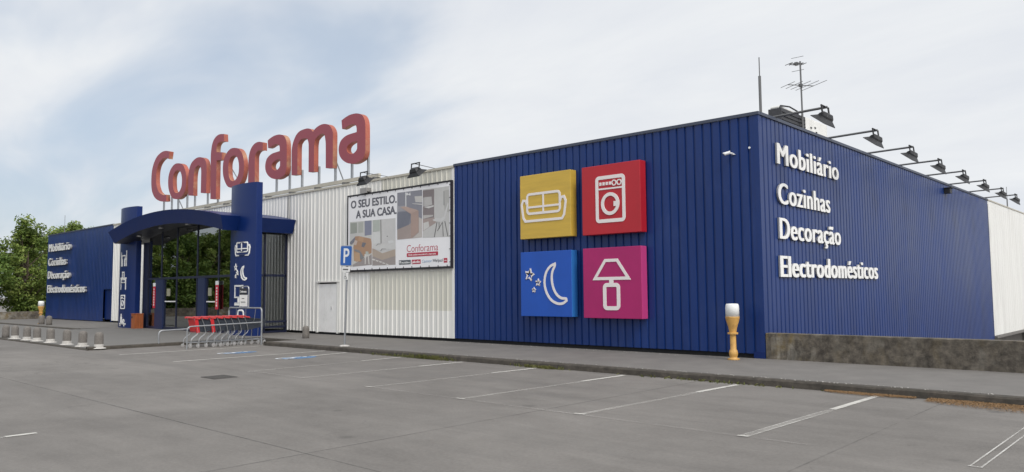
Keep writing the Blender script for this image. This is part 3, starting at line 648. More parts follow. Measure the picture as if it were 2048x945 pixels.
# ------------------------------------------------------------------ rooftop sign
LET = {'C': [[(-33.76, 9.48), (-34.22, 9.58), (-34.64, 9.6), (-35.05, 9.54), (-35.47, 9.39), (-35.83, 9.09), (-36.05, 8.71), (-36.12, 8.26), (-36.09, 7.81), (-35.97, 7.48), (-35.7, 7.18), (-35.32, 6.97), (-34.84, 6.83), (-34.37, 6.77), (-34.03, 6.76), (-34.08, 7.13), (-34.44, 7.14), (-34.79, 7.24), (-35.08, 7.39), (-35.3, 7.62), (-35.44, 7.92), (-35.47, 8.28), (-35.42, 8.64), (-35.23, 8.93), (-34.87, 9.13), (-34.46, 9.22), (-34.1, 9.17), (-33.87, 9.08)]], 'o2': [[(-26.42, 8.69), (-26.02, 8.58), (-25.75, 8.37), (-25.56, 8.04), (-25.5, 7.7), (-25.54, 7.32), (-25.7, 7.03), (-25.96, 6.85), (-26.31, 6.76), (-26.66, 6.77), (-27.06, 6.87), (-27.35, 7.13), (-27.55, 7.46), (-27.61, 7.79), (-27.59, 8.06), (-27.5, 8.29), (-27.27, 8.53), (-26.87, 8.7)], [(-27.04, 7.8), (-27.01, 8.07), (-26.84, 8.26), (-26.52, 8.33), (-26.29, 8.27), (-26.12, 8.12), (-26.01, 7.87), (-25.99, 7.6), (-26.04, 7.38), (-26.19, 7.2), (-26.4, 7.1), (-26.63, 7.1), (-26.83, 7.19), (-26.98, 7.4)]], 'n': [[(-31.36, 6.83), (-31.39, 7.84), (-31.3, 8.25), (-31.1, 8.5), (-30.74, 8.66), (-30.33, 8.72), (-29.93, 8.67), (-29.61, 8.55), (-29.43, 8.38), (-29.35, 8.14), (-29.33, 7.61), (-29.34, 6.77), (-29.93, 6.83), (-29.93, 7.68), (-29.94, 8.01), (-30.02, 8.18), (-30.18, 8.28), (-30.4, 8.28), (-30.62, 8.17), (-30.73, 7.97), (-30.78, 7.69), (-30.77, 6.77)]], 'f': [[(-28.86, 6.42), (-28.89, 7.78), (-28.91, 8.59), (-28.88, 8.87), (-28.79, 9.18), (-28.61, 9.41), (-28.32, 9.55), (-27.99, 9.59), (-27.57, 9.54), (-27.52, 9.17), (-27.87, 9.2), (-28.09, 9.18), (-28.26, 9.06), (-28.31, 8.87), (-28.3, 8.73), (-27.74, 8.65), (-27.73, 8.28), (-28.27, 8.3), (-28.27, 7.3), (-28.27, 6.37)]], 'r': [[(-25.09, 6.67), (-25.09, 7.5), (-25.08, 7.99), (-24.99, 8.28), (-24.81, 8.5), (-24.52, 8.64), (-24.16, 8.67), (-23.8, 8.59), (-23.79, 8.22), (-24.01, 8.26), (-24.22, 8.25), (-24.4, 8.16), (-24.49, 7.99), (-24.46, 6.64)]], 'a2': [[(-17.6, 8.62), (-17.38, 8.69), (-17.09, 8.75), (-16.81, 8.76), (-16.58, 8.74), (-16.33, 8.67), (-16.16, 8.56), (-16.05, 8.39), (-16.0, 8.18), (-15.99, 7.78), (-15.99, 7.18), (-16.04, 7.02), (-16.14, 6.88), (-16.34, 6.81), (-16.61, 6.76), (-16.92, 6.77), (-17.24, 6.85), (-17.53, 7.01), (-17.71, 7.2), (-17.78, 7.4), (-17.76, 7.59), (-17.66, 7.77), (-17.46, 7.89), (-17.2, 7.96), (-16.91, 7.98), (-16.57, 7.99), (-16.57, 8.14), (-16.63, 8.27), (-16.75, 8.33), (-16.91, 8.35), (-17.14, 8.33), (-17.34, 8.28), (-17.55, 8.26)], [(-16.53, 7.64), (-16.85, 7.62), (-17.08, 7.56), (-17.2, 7.48), (-17.23, 7.38), (-17.19, 7.29), (-17.07, 7.21), (-16.93, 7.16), (-16.79, 7.16), (-16.62, 7.23), (-16.53, 7.32)]], 'm': [[(-21.3, 6.79), (-21.32, 7.81), (-21.28, 8.07), (-21.18, 8.28), (-20.98, 8.51), (-20.72, 8.64), (-20.39, 8.68), (-20.06, 8.67), (-19.83, 8.59), (-19.65, 8.46), (-19.51, 8.57), (-19.26, 8.65), (-19.01, 8.68), (-18.76, 8.66), (-18.51, 8.58), (-18.33, 8.44), (-18.21, 8.25), (-18.19, 8.03), (-18.19, 6.75), (-18.69, 6.8), (-18.71, 7.83), (-18.75, 8.04), (-18.8, 8.19), (-18.91, 8.27), (-19.09, 8.27), (-19.31, 8.21), (-19.5, 8.1), (-19.56, 7.87), (-19.56, 6.76), (-19.97, 6.78), (-19.98, 7.82), (-20.0, 8.04), (-20.08, 8.2), (-20.18, 8.26), (-20.41, 8.28), (-20.64, 8.24), (-20.81, 8.12), (-20.85, 7.94), (-20.84, 6.77)]]}
sgn = thing('rooftop_sign', 'big red channel letter sign on posts along the roof edge over the entrance', 'sign', (-26, .1, 6.0))
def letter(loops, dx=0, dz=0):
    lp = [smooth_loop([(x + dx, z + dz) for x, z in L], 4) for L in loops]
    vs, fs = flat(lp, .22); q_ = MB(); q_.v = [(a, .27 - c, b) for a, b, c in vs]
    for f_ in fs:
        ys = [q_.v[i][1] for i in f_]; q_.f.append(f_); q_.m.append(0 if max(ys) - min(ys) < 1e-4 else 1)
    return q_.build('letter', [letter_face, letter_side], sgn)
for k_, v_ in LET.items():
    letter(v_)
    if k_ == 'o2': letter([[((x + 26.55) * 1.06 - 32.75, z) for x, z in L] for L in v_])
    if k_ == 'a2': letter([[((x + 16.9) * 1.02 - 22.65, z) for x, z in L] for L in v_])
for x_, z_ in [(-34.92, 7.1), (-33.9, 7.1), (-33.1, 7.1), (-32.0, 7.1), (-31.1, 6.95), (-29.65, 6.95), (-28.55, 6.5), (-27.0, 7.1), (-26.2, 7.1), (-24.8, 6.9), (-22.95, 7.1), (-21.85, 7.3), (-20.85, 7), (-19.55, 7), (-18.35, 7), (-17.2, 7.1), (-16.12, 7.4)]:
    q = MB(); q.box(x_ - .04, x_ + .04, .26, .34, 6.2, z_); q.build('post', galv, sgn)
q = MB(); q.box(-36.2, -15.4, .24, .36, 6.10, 6.24); q.build('rail', sign_beige, sgn)
for i in range(11):
    q = MB(); q.box(-35.6 + i * 2, -35.5 + i * 2, .1, .5, 5.7, 6.10); q.build('rail_foot', grey_arm, sgn)
for x0_, x1_ in ((-27.6, -26.9), (-34.4, -34.4), (-19, -19)):
    q = MB(); q.tube([(x0_, .3, 8.2), (x1_, 1.4, 5.9)], .03, 6); q.build('brace', galv, sgn)

# ------------------------------------------------------------------ four square signs
def square_sign(label, x0, x1, z0, z1, m, side_m, iconf):
    o = thing('square_sign', label, 'sign', ((x0 + x1) / 2, 0, z0), 'square pictogram signs')
    q_ = MB(); q_.box(x0, x1, -.30, -.02, z0, z1)
    for mi_, p_ in enumerate(q_.f): pass
    q_.m[3] = 1
    q_.build('panel', [m, side_m], o, bevel=.012)
    q_ = MB()
    for k_, lp in enumerate(iconf((x0 + x1) / 2, (z0 + z1) / 2)):
        place(q_, flat(lp, .012 + .0015 * k_), FRONT(-.301))
    q_.build('icon', iconw, o)
def ic_sofa(cx, cz): return sofa(cx - .05, cz - .02, 1.6, .075)
def ic_wash(cx, cz):
    W_ = .45; Hh = .61
    L = [stroke(rrect(cx - W_, cx + W_, cz - Hh, cz + Hh, .07), .10, True), stroke([(cx - W_ + .05, cz + .29), (cx + W_ - .05, cz + .29)], .045)]
    L += [[rect(cx - .36 + i * .11, cx - .29 + i * .11, cz + .39, cz + .48)] for i in range(4)]
    L += [stroke(circ(cx + .14, cz + .435, .068), .032, True), stroke(circ(cx + .31, cz + .435, .068), .032, True), stroke(circ(cx, cz - .14, .26, .27, 36), .095, True), [rect(cx + .12, cx + .24, cz - .22, cz - .08)]]
    return L
def ic_moon(cx, cz):
    outl = [(cx + .40, cz + .46), (cx + .24, cz + .40), (cx + .08, cz + .24), (cx + .0, cz + .0), (cx + .02, cz - .24), (cx + .12, cz - .46), (cx + .28, cz - .62), (cx + .48, cz - .70), (cx + .68, cz - .70), (cx + .82, cz - .62), (cx + .80, cz - .56),
            (cx + .62, cz - .54), (cx + .46, cz - .44), (cx + .34, cz - .26), (cx + .28, cz - .02), (cx + .30, cz + .22), (cx + .40, cz + .40)]
    outl = [(x - .03, z + .12) for x, z in outl]
    return [stroke(smooth_loop(outl, 3, 75), .075, True), stroke(star(cx - .62, cz + .28, .20, 10, .42), .045, True), stroke(star(cx - .28, cz + .04, .115, 0, .42), .035, True), stroke(star(cx - .45, cz - .18, .085, 0, .42), .026, True)]
def ic_lamp(cx, cz):
    return [stroke([(cx - .20, cz + .62), (cx + .20, cz + .62), (cx + .56, cz + .12), (cx - .56, cz + .12)], .085, True), [rect(cx - .07, cx + .07, cz - .02, cz + .09)], stroke(rrect(cx - .23, cx + .23, cz - .70, cz - .06, .075), .11, True)]
square_sign('yellow square sign with a white outline sofa on the navy wall', -7.60, -5.62, 3.25, 5.20, yel, yel, ic_sofa)
square_sign('red square sign with a white outline washing machine on the navy wall', -5.205, -3.23, 3.235, 5.19, redp, redp, ic_wash)
square_sign('blue square sign with a white moon and stars on the navy wall', -7.60, -5.62, .91, 2.85, bluep, mat('panel_blue_side', (.03, .17, .50), .35), ic_moon)
square_sign('magenta square sign with a white outline table lamp on the navy wall', -5.205, -3.25, .895, 2.86, magp, mat('panel_magenta_side', (.50, .05, .20), .35), ic_lamp)

# ------------------------------------------------------------------ wall lettering
def islands(vs, fs):
    par = list(range(len(vs)))
    def find(a):
        while par[a] != a: par[a] = par[par[a]]; a = par[a]
        return a
    for f in fs:
        for i in f[1:]: par[find(i)] = find(f[0])
    g = {}
    for f in fs: g.setdefault(find(f[0]), []).append(f)
    L = []
    for r_, ff in g.items():
        xs = [vs[i][0] for f in ff for i in f]; L.append([min(xs), max(xs), ff])
    L.sort(key=lambda e: e[0] + e[1]); out_ = []
    for e in L:      # a dot, accent or cedilla joins the letter it stands over
        for o_ in out_:
            ov = min(e[1], o_[1]) - max(e[0], o_[0])
            if ov > .6 * min(e[1] - e[0], o_[1] - o_[0]): o_[0] = min(o_[0], e[0]); o_[1] = max(o_[1], e[1]); o_[2] = o_[2] + e[2]; break
        else: out_.append(e)
    return [o_[2] for o_ in out_]
def word(s, fn, u0, v0, wid, label, depth=.05, size=.53):
    vs, fs = text_uv(s, u0 + .03, v0, size, wid - .06, 0.0, depth, space=1.08)
    pw = fn(u0 + wid / 2, v0, 0); o = thing('wall_lettering', label, 'lettering', pw, 'white department names on the walls')
    for ff in islands(vs, fs):
        q_ = MB()
        for k_, sh in enumerate((0, -.040, .040, -.020, .020)):      # stems thickened sideways
            ids = {}; vv = []
            for f in ff:
                for i in f:
                    if i not in ids: ids[i] = len(vv); a, b, c = vs[i]; vv.append(fn(a + sh * wid / 4.3 / (len(s) / 10) ** .5, b, c - (.002 * k_ if c > depth / 2 else 0)))
            for f in ff:
                cs = [vs[i][2] for i in f]
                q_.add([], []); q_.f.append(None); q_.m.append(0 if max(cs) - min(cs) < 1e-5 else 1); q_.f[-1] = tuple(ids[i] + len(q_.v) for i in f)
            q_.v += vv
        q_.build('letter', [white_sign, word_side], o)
    return o
word('Mobili\u00e1rio', SIDE(.012), .93, 4.835, 4.28, 'top white word of four on the navy side wall right of the corner')
word('Cozinhas', SIDE(.012), .92, 3.82, 3.52, 'second white word from the top on the navy side wall right of the corner')
word('Decora\u00e7\u00e3o', SIDE(.012), .94, 2.93, 4.24, 'third white word from the top on the navy side wall right of the corner')
word('Electrodom\u00e9sticos', SIDE(.012), .92, 1.97, 7.45, 'lowest and longest white word on the navy side wall right of the corner')
word('Mobili\u00e1rio', FRONT(-.02), -53.1, 4.75, 4.5, 'top white word on the navy block beyond the entrance porch, seen at a steep angle', .13)
word('Cozinhas', FRONT(-.02), -53.1, 3.75, 3.7, 'second white word from the top on the navy block beyond the entrance porch', .13)
word('Decora\u00e7\u00e3o', FRONT(-.02), -53.1, 2.83, 4.5, 'third white word from the top on the navy block beyond the entrance porch', .13)
word('Electrodom\u00e9sticos', FRONT(-.02), -53.1, 1.85, 7.5, 'lowest and longest white word on the navy block beyond the entrance porch', .13)

# ------------------------------------------------------------------ banner
BAN = [(0, (205, 203, 196), [(-16.76, 4.42), (-15.35, 4.4), (-15.33, 2.71), (-16.74, 2.67)]), (1, (150, 155, 140), [(-16.71, 4.38), (-16.29, 4.37), (-16.28, 3.97), (-16.71, 3.96)]), (1, (178, 180, 168), [(-16.2, 4.37), (-15.89, 4.37), (-15.89, 3.97), (-16.2, 3.96)]), (1, (112, 118, 146), [(-15.8, 4.4), (-15.36, 4.39), (-15.36, 3.85), (-15.79, 3.83)]), (1, (150, 138, 134), [(-16.54, 2.75), (-15.34, 3.11), (-15.33, 2.71), (-16.54, 2.67)]), (2, (176, 122, 66), [(-16.41, 3.84), (-16.16, 3.84), (-15.4, 3.7), (-15.35, 3.53), (-15.35, 3.15), (-15.79, 3.08), (-16.04, 2.84), (-16.47, 2.9), (-16.51, 3.46), (-16.41, 3.62)]), (3, (190, 140, 85), [(-16.17, 3.83), (-15.85, 3.77), (-15.87, 3.6), (-16.19, 3.65)]), (3, (196, 148, 92), [(-16.44, 3.22), (-16.09, 3.2), (-16.07, 2.88), (-16.32, 2.85), (-16.44, 2.94)]), (3, (100, 102, 118), [(-16.73, 3.64), (-16.41, 3.82), (-16.39, 3.67), (-16.62, 3.53), (-16.74, 3.56)]), (4, (205, 180, 165), [(-16.41, 3.7), (-16.24, 3.66), (-16.33, 3.49), (-16.51, 3.54)]), (3, (80, 84, 98), [(-15.92, 3.59), (-15.69, 3.55), (-15.83, 3.39), (-15.99, 3.43)]), (4, (115, 115, 115), [(-16.42, 3.35), (-16.08, 3.28), (-15.79, 2.98), (-16.06, 2.92), (-16.09, 3.18), (-16.44, 3.28)]), (4, (222, 216, 208), [(-15.79, 3.13), (-15.45, 3.09), (-15.46, 3.05), (-15.79, 3.08)]), (4, (222, 216, 208), [(-15.76, 3.07), (-15.69, 3.07), (-15.72, 2.74), (-15.77, 2.74)]), (4, (222, 216, 208), [(-15.58, 3.06), (-15.52, 3.06), (-15.47, 2.73), (-15.53, 2.74)]), (5, (180, 190, 180), [(-15.71, 3.23), (-15.55, 3.22), (-15.52, 3.1), (-15.72, 3.11)]), (0, (206, 203, 200), [(-15.32, 4.4), (-13.93, 4.38), (-13.92, 2.67), (-15.3, 2.67)]), (1, (176, 184, 172), [(-15.29, 4.39), (-14.86, 4.38), (-14.86, 3.95), (-15.28, 3.95)]), (1, (218, 218, 214), [(-15.28, 3.96), (-14.84, 3.95), (-14.84, 3.5), (-15.28, 3.5)]), (2, (130, 128, 122), [(-14.83, 4.38), (-14.77, 4.38), (-14.74, 3.46), (-14.8, 3.46)]), (1, (150, 136, 130), [(-15.31, 3.02), (-13.92, 3.01), (-13.92, 2.67), (-15.3, 2.68)]), (2, (178, 155, 132), [(-15.31, 3.34), (-14.7, 3.12), (-13.93, 3.24), (-13.93, 2.99), (-14.7, 2.87), (-15.31, 3.04)]), (3, (212, 210, 206), [(-15.31, 3.49), (-14.9, 3.5), (-14.44, 3.46), (-14.21, 3.6), (-13.92, 3.54), (-13.92, 3.23), (-14.63, 3.25), (-14.83, 3.21), (-15.31, 3.33)]), (4, (224, 224, 222), [(-14.37, 3.56), (-14.11, 3.57), (-14.01, 3.5), (-14.3, 3.46)]), (4, (140, 138, 132), [(-15.09, 3.42), (-14.97, 3.49), (-14.77, 3.48), (-14.77, 3.46), (-14.95, 3.46), (-15.05, 3.41)]), (4, (140, 138, 132), [(-14.82, 3.21), (-14.72, 3.3), (-14.47, 3.28), (-14.47, 3.26), (-14.68, 3.27), (-14.78, 3.2)]), (3, (70, 66, 66), [(-14.44, 3.75), (-14.36, 3.75), (-14.38, 3.72), (-14.43, 3.72)]), (3, (228, 222, 215), [(-15.27, 2.94), (-15.1, 2.9), (-15.17, 2.86), (-15.31, 2.89)]), (3, (228, 222, 215), [(-15.07, 2.88), (-14.9, 2.85), (-14.96, 2.81), (-15.1, 2.85)]), (3, (228, 222, 215), [(-14.86, 2.83), (-14.7, 2.8), (-14.76, 2.77), (-14.9, 2.8)]), (3, (228, 222, 215), [(-14.66, 2.78), (-14.5, 2.74), (-14.56, 2.72), (-14.7, 2.75)]), (3, (228, 222, 215), [(-14.46, 2.73), (-14.3, 2.69), (-14.37, 2.67), (-14.5, 2.7)]), (0, (118, 118, 132), [(-13.83, 5.3), (-12.44, 5.28), (-12.44, 3.59), (-13.82, 3.58)]), (1, (160, 138, 128), [(-13.83, 3.97), (-13.17, 4.08), (-12.63, 4.31), (-12.44, 4.21), (-12.44, 3.59), (-13.82, 3.58)]), (2, (190, 180, 172), [(-12.61, 4.31), (-12.44, 4.25), (-12.44, 3.59), (-12.98, 3.58), (-12.61, 3.77)]), (1, (150, 148, 156), [(-13.83, 4.8), (-13.44, 4.8), (-12.95, 4.63), (-12.98, 4.46), (-13.54, 4.61), (-13.83, 4.59)]), (2, (88, 92, 112), [(-13.83, 4.57), (-13.3, 4.58), (-13.06, 4.45), (-13.17, 4.08), (-13.83, 3.95)]), (3, (168, 132, 114), [(-13.65, 4.76), (-13.39, 4.77), (-12.63, 4.55), (-12.63, 3.79), (-13.04, 3.6), (-13.05, 4.46)]), (4, (186, 150, 132), [(-13.65, 4.76), (-13.39, 4.77), (-12.66, 4.57), (-13.03, 4.47)]), (2, (200, 196, 190), [(-12.85, 5.08), (-12.44, 5.06), (-12.44, 4.83), (-12.8, 4.87)]), (3, (214, 210, 204), [(-13.0, 4.84), (-12.44, 4.78), (-12.44, 4.74), (-12.95, 4.82)]), (2, (222, 222, 222), [(-13.37, 5.27), (-13.31, 5.27), (-13.31, 4.73), (-13.36, 4.73)]), (3, (224, 224, 224), [(-13.32, 5.23), (-13.26, 5.26), (-13.18, 5.19), (-13.09, 5.25), (-13.06, 5.14), (-13.14, 5.14), (-13.19, 5.17), (-13.29, 5.15)]), (0, (196, 194, 190), [(-12.4, 5.28), (-11.03, 5.27), (-11.03, 3.53), (-12.4, 3.57)]), (1, (112, 94, 94), [(-12.4, 5.25), (-11.8, 5.24), (-11.8, 4.25), (-12.4, 4.23)]), (1, (158, 134, 124), [(-12.4, 4.23), (-11.8, 4.25), (-11.7, 4.06), (-12.03, 3.94), (-12.4, 3.8)]), (2, (176, 172, 170), [(-12.38, 4.99), (-12.28, 5.0), (-12.28, 4.68), (-12.38, 4.67)]), (2, (188, 184, 180), [(-12.28, 5.0), (-11.94, 4.99), (-11.9, 4.71), (-12.28, 4.66)]), (3, (214, 212, 208), [(-12.34, 4.65), (-11.82, 4.68), (-11.82, 4.63), (-12.08, 4.59)]), (2, (186, 180, 174), [(-12.38, 4.37), (-11.84, 4.34), (-11.88, 4.29), (-12.38, 4.24)]), (2, (206, 202, 196), [(-12.37, 4.09), (-12.1, 4.13), (-12.05, 3.94), (-12.37, 3.82)]), (1, (174, 172, 166), [(-11.29, 5.14), (-11.03, 5.15), (-11.03, 4.37), (-11.25, 4.41), (-11.29, 4.63)]), (2, (110, 110, 108), [(-11.31, 5.12), (-11.28, 5.12), (-11.27, 4.63), (-11.31, 4.64)]), (2, (206, 204, 202), [(-11.88, 4.17), (-11.7, 4.22), (-11.43, 4.19), (-11.29, 4.25), (-11.22, 4.47), (-11.09, 4.72), (-11.06, 4.66), (-11.16, 4.38), (-11.25, 4.15), (-11.43, 4.07), (-11.82, 4.13)]), (3, (84, 80, 78), [(-11.67, 4.08), (-11.63, 4.08), (-11.77, 3.56), (-11.81, 3.57)]), (3, (84, 80, 78), [(-11.38, 4.06), (-11.35, 4.06), (-11.31, 3.56), (-11.35, 3.56)]), (3, (84, 80, 78), [(-11.27, 4.08), (-11.23, 4.08), (-11.08, 3.56), (-11.12, 3.56)]), (3, (84, 80, 78), [(-11.56, 4.07), (-11.53, 4.07), (-11.52, 3.83), (-11.55, 3.83)]), (3, (84, 80, 78), [(-11.4, 4.04), (-11.37, 4.03), (-11.61, 3.77), (-11.65, 3.77)])]
ban = thing('advertising_banner', 'large white advertising banner with interior photos and red logo on the white cladding', 'banner', (-13.9, -.06, 2.46))
BX0, BX1, BZ0, BZ1 = -16.92, -10.92, 2.47, 5.47
q = MB(); q.box(BX0 + .05, BX1 - .05, -.10, -.06, BZ0 + .07, BZ1 - .06); canvas = q.build('canvas', banner_white, ban)
q = MB(); bm_ = mat('banner_frame_black', (.02, .018, .022), .5)
for a, b, c_, d_ in ((BX0, BX1, BZ0, BZ0 + .055), (BX0, BX1, BZ1 - .045, BZ1), (BX0, BX0 + .04, BZ0 + .056, BZ1 - .046), (BX1 - .045, BX1, BZ0 + .056, BZ1 - .046)): q.box(a, b, -.12, -.01, c_, d_)
q.build('frame', bm_, ban)
q = MB()
for i in range(13):
    x_ = BX0 + .2 + i * .465
    q.box(x_, x_ + .02, -.118, -.09, BZ1 - .10, BZ1 - .046); q.box(x_, x_ + .02, -.118, -.09, BZ0 + .056, BZ0 + .12)
for i in range(7):
    z_ = BZ0 + .2 + i * .44; q.box(BX1 - .10, BX1 - .046, -.118, -.09, z_, z_ + .02)
q.build('lacing', bm_, ban)
pm = {}
q = MB()
for lay, col, poly in BAN:
    key = tuple(col)
    if key not in pm: pm[key] = len(pm)
    vs, fs = flat([poly], .0012); q.add([(a, -.1015 - .0016 * lay - c_, b) for a, b, c_ in vs], fs, pm[key])
q.build('printed_photos', [mat('print_%d_%d_%d' % k_, tuple(.62 * x + .10 + .10 * sum(lin(k_)[:3]) / 3 for x in lin(k_)[:3]), .45, var=.05, vscale=6) for k_ in pm], canvas)
q = MB(); f_ = FRONT(-.102)
for k_, (sx_, sz_) in enumerate(((-.016, -.008), (.016, -.008), (-.016, .008), (.016, .008), (0, 0))):
    fk = (lambda kk, ss, zz_: (lambda u, v, w: (u + ss, -.102 - .0008 * kk - w, v + zz_)))(k_, sx_, sz_)
    place(q, text_uv('O SEU ESTILO.', -13.88, 4.95, .285, 2.80, 0, .001, 'R'), fk); place(q, text_uv('A SUA CASA.', -13.88, 4.54, .285, 2.46, 0, .001, 'R'), fk)
q.build('slogan', banner_grey, canvas)
q = MB(); place(q, text_uv('Conforama', -13.28, 3.10, .25, 1.68, -.006, .001), f_); q.build('logo', banner_red, canvas)
q = MB(); place(q, flat([rrect(-13.28, -11.60, 2.925, 3.065, .03)], .003), f_); b_ = q.build('logo_bar', banner_red, canvas)
q = MB(); place(q, text_uv('Onde todos encontram a sua casa.', -13.20, 2.965, .06, 1.5, .004, .004), FRONT(-.105)); q.build('bar_text', white_paint, canvas)
q = MB(); place(q, flat([rect(-13.72, -13.06, 2.66, 2.82)], .003), f_); q.build('partner_logo', mat('logo_slate', (.08, .09, .10), .5), canvas)
q = MB(); place(q, flat([rect(-13.0, -12.52, 2.66, 2.82)], .003), f_); place(q, flat([rect(-11.31, -11.13, 2.66, 2.82)], .003), f_); q.build('partner_logo', banner_red, canvas)
q = MB(); f2 = FRONT(-.105); place(q, text_uv('molaflex', -13.56, 2.70, .07, .46, .006, .004), f2); place(q, text_uv('M', -13.69, 2.69, .10, .09, .02, .004), f2)
place(q, text_uv('pikolin', -12.96, 2.70, .08, .40, .02, .004), f2); place(q, text_uv('teka', -11.28, 2.72, .04, .12, .01, .004), f2); q.build('partner_text', white_paint, canvas)
q = MB(); place(q, text_uv('Cannor', -12.45, 2.70, .10, .54, .0, .004, 'L', .3), f_); q.build('partner_text', mat('logo_pale_blue', (.30, .40, .55), .5), canvas)
q = MB(); place(q, text_uv('Whirlpool', -11.88, 2.70, .11, .51, .0, .004), f_); q.build('partner_text', banner_grey, canvas)

# ------------------------------------------------------------------ floodlights
def floodlight(label, group, base, direction, arm_len, arm_r):
    """arm fixed to the roof edge at base, reaching out along direction; head faces back to the wall"""
    o = thing('floodlight', label, 'floodlight', base, group); d = Vector(direction).normalized(); s_ = Vector((-d.y, d.x, 0)); b = Vector(base)
    tip = b + d * arm_len
    q_ = MB(); q_.tube([b - d * .45 + Vector((0, 0, -.02)), tip], arm_r, 6); q_.build('arm', grey_arm, o)
    q_ = MB()
    for sg in (-1, 1):
        p = tip + s_ * .22 * sg - d * .06; q_.tube([p + Vector((0, 0, .02)), p + d * .02 + Vector((0, 0, -.18))], .022, 6)
    q_.tube([tip + s_ * .24 - d * .06 + Vector((0, 0, .02)), tip - s_ * .24 - d * .06 + Vector((0, 0, .02))], .022, 6)
    q_.build('yoke', black_metal, o)
    # trapezoid housing, wide glass towards the wall and the ground
    c = tip - d * .04 + Vector((0, 0, -.24)); ax = (-d * .62 + Vector((0, 0, -.78))).normalized(); up_ = s_.cross(ax)
    q_ = MB(); ring = []
    for t_, wa, wb in ((-.10, .15, .07), (-.02, .20, .12), (.03, .20, .13), (.12, .34, .21), (.14, .35, .22)):
        for sx, sy in ((-1, -1), (1, -1), (1, 1), (-1, 1)): ring.append(c + ax * t_ + s_ * wa * sx + up_ * wb * sy)
    fs = [(i * 4 + k, i * 4 + (k + 1) % 4, (i + 1) * 4 + (k + 1) % 4, (i + 1) * 4 + k) for i in range(4) for k in range(4)] + [(3, 2, 1, 0), (16, 17, 18, 19)]
    q_.add(ring, fs)
    for k_ in range(4): q_.box(0, 0, 0, 0, 0, 0) if False else None
    q_.build('lamp_head', black_metal, o, bevel=.01)
    return o
ordn = ['first floodlight from the corner, largest of the row along the side roof edge', 'second floodlight from the corner along the side roof edge', 'third floodlight from the corner along the side roof edge', 'fourth floodlight from the corner along the side roof edge',
        'fifth floodlight from the corner along the side roof edge', 'sixth floodlight from the corner along the side roof edge', 'seventh floodlight from the corner, next to last along the side roof edge', 'last and smallest floodlight at the far end of the side roof edge']
for y_, lb in zip([1.0, 4.75, 8.2, 11.55, 15.0, 18.5, 22.0, 25.2], ordn): floodlight(lb, 'floodlights along the side roof edge', (0.0, y_, 6.06), (1, 0, .01), 1.32, .032)
floodlight('black floodlight over the left end of the banner beside the last sign letter', 'floodlights above the banner', (-14.75, 0, 6.05), (-.05, -1, .02), .95, .012)
floodlight('black floodlight over the right half of the banner on a thin arm', 'floodlights above the banner', (-11.95, 0, 6.02), (-.05, -1, .06), .85, .012)

# ------------------------------------------------------------------ roof equipment
hv = thing('ventilation_unit', 'white and dark grey ventilation unit standing on the roof behind the corner', 'roof unit', (-2.5, 8, 5.8))
q = MB(); q.box(-3.0, -1.52, 6.92, 8.8, 5.8, 7.28); q.build('casing', white_clad, hv, bevel=.02)
q = MB(); q.box(-1.95, -1.53, 5.05, 6.915, 5.8, 7.26); q.build('louvre_box', mat('louvre_dark', (.035, .035, .04), .6), hv)
q = MB()
for k_ in range(10): q.box(-1.545, -1.50, 5.08, 6.86, 6.05 + k_ * .12, 6.07 + k_ * .12)
lv = q.build('louvre', mat('louvre_dark', (.035, .035, .04), .6), hv)
q = MB(); q.box(-1.92, -1.60, 5.1, 6.5, 7.262, 7.36); q.build('hood', white_clad, hv, bevel=.06)
q = MB(); q.tube([(-1.58, 5.06, 7.25), (-1.58, 5.12, 7.34), (-1.58, 5.8, 7.42), (-1.58, 6.4, 7.38), (-1.58, 6.5, 7.25)], .025, 6); q.build('guard_rail', black_metal, hv)
for y_, z_ in ((7.3, 6.95), (7.3, 6.8), (7.65, 7.0), (7.75, 6.85)):
    q = MB(); q.box(-1.522, -1.50, y_, y_ + .1, z_, z_ + .05); q.build('vent_slot', black_metal, hv)
q = MB(); q.box(-4.4, -3.8, 2.6, 4.2, 5.8, 6.5); q.box(-4.5, -3.7, 2.5, 4.3, 6.502, 6.56); tag(q.build('roof_cowl', white_clad), 'low pale roof cowl just behind the front roof edge by the corner', 'roof unit')
an = thing('antenna_mast', 'tall thin mast carrying two television aerials on the roof', 'antenna', (-1.46, 6.5, 5.8))
q = MB(); q.tube([(-1.455, 6.5, 5.8), (-1.455, 6.5, 7.4)], .035, 8); q.tube([(-1.455, 6.5, 7.4), (-1.465, 6.5, 9.02)], .028, 8); q.build('mast', grey_arm, an)
def yagi(name, c, bd, n_, blen, e0, e1, r):
    c = Vector(c); bd = Vector(bd).normalized(); ed = Vector((bd.y, -bd.x, 0)).normalized(); q_ = MB()
    q_.tube([c - bd * blen / 2, c + bd * blen / 2], r * 1.6, 6)
    for i in range(n_):
        p = c + bd * blen * (i / (n_ - 1) - .5); l_ = e0 + (e1 - e0) * i / (n_ - 1); q_.tube([p - ed * l_ / 2, p + ed * l_ / 2], r, 5)
    q_.box(c.x - .05, c.x + .05, c.y - .05, c.y + .05, c.z - .05, c.z + .05)
    q_.build(name, grey_arm, an)
yagi('aerial', (-1.46, 6.46, 8.22), (.55, .85, .02), 5, .95, .75, 1.35, .009)
yagi('aerial', (-1.55, 6.40, 8.93), (.45, .9, .10), 5, .6, .35, .25, .012)
q = MB()
for k_ in (-.22, 0, .22): q.tube([(-1.75, 6.5, 8.95 + k_), (-1.35, 6.5, 8.95 + k_)], .008, 5)
q.build('reflector', grey_arm, an)
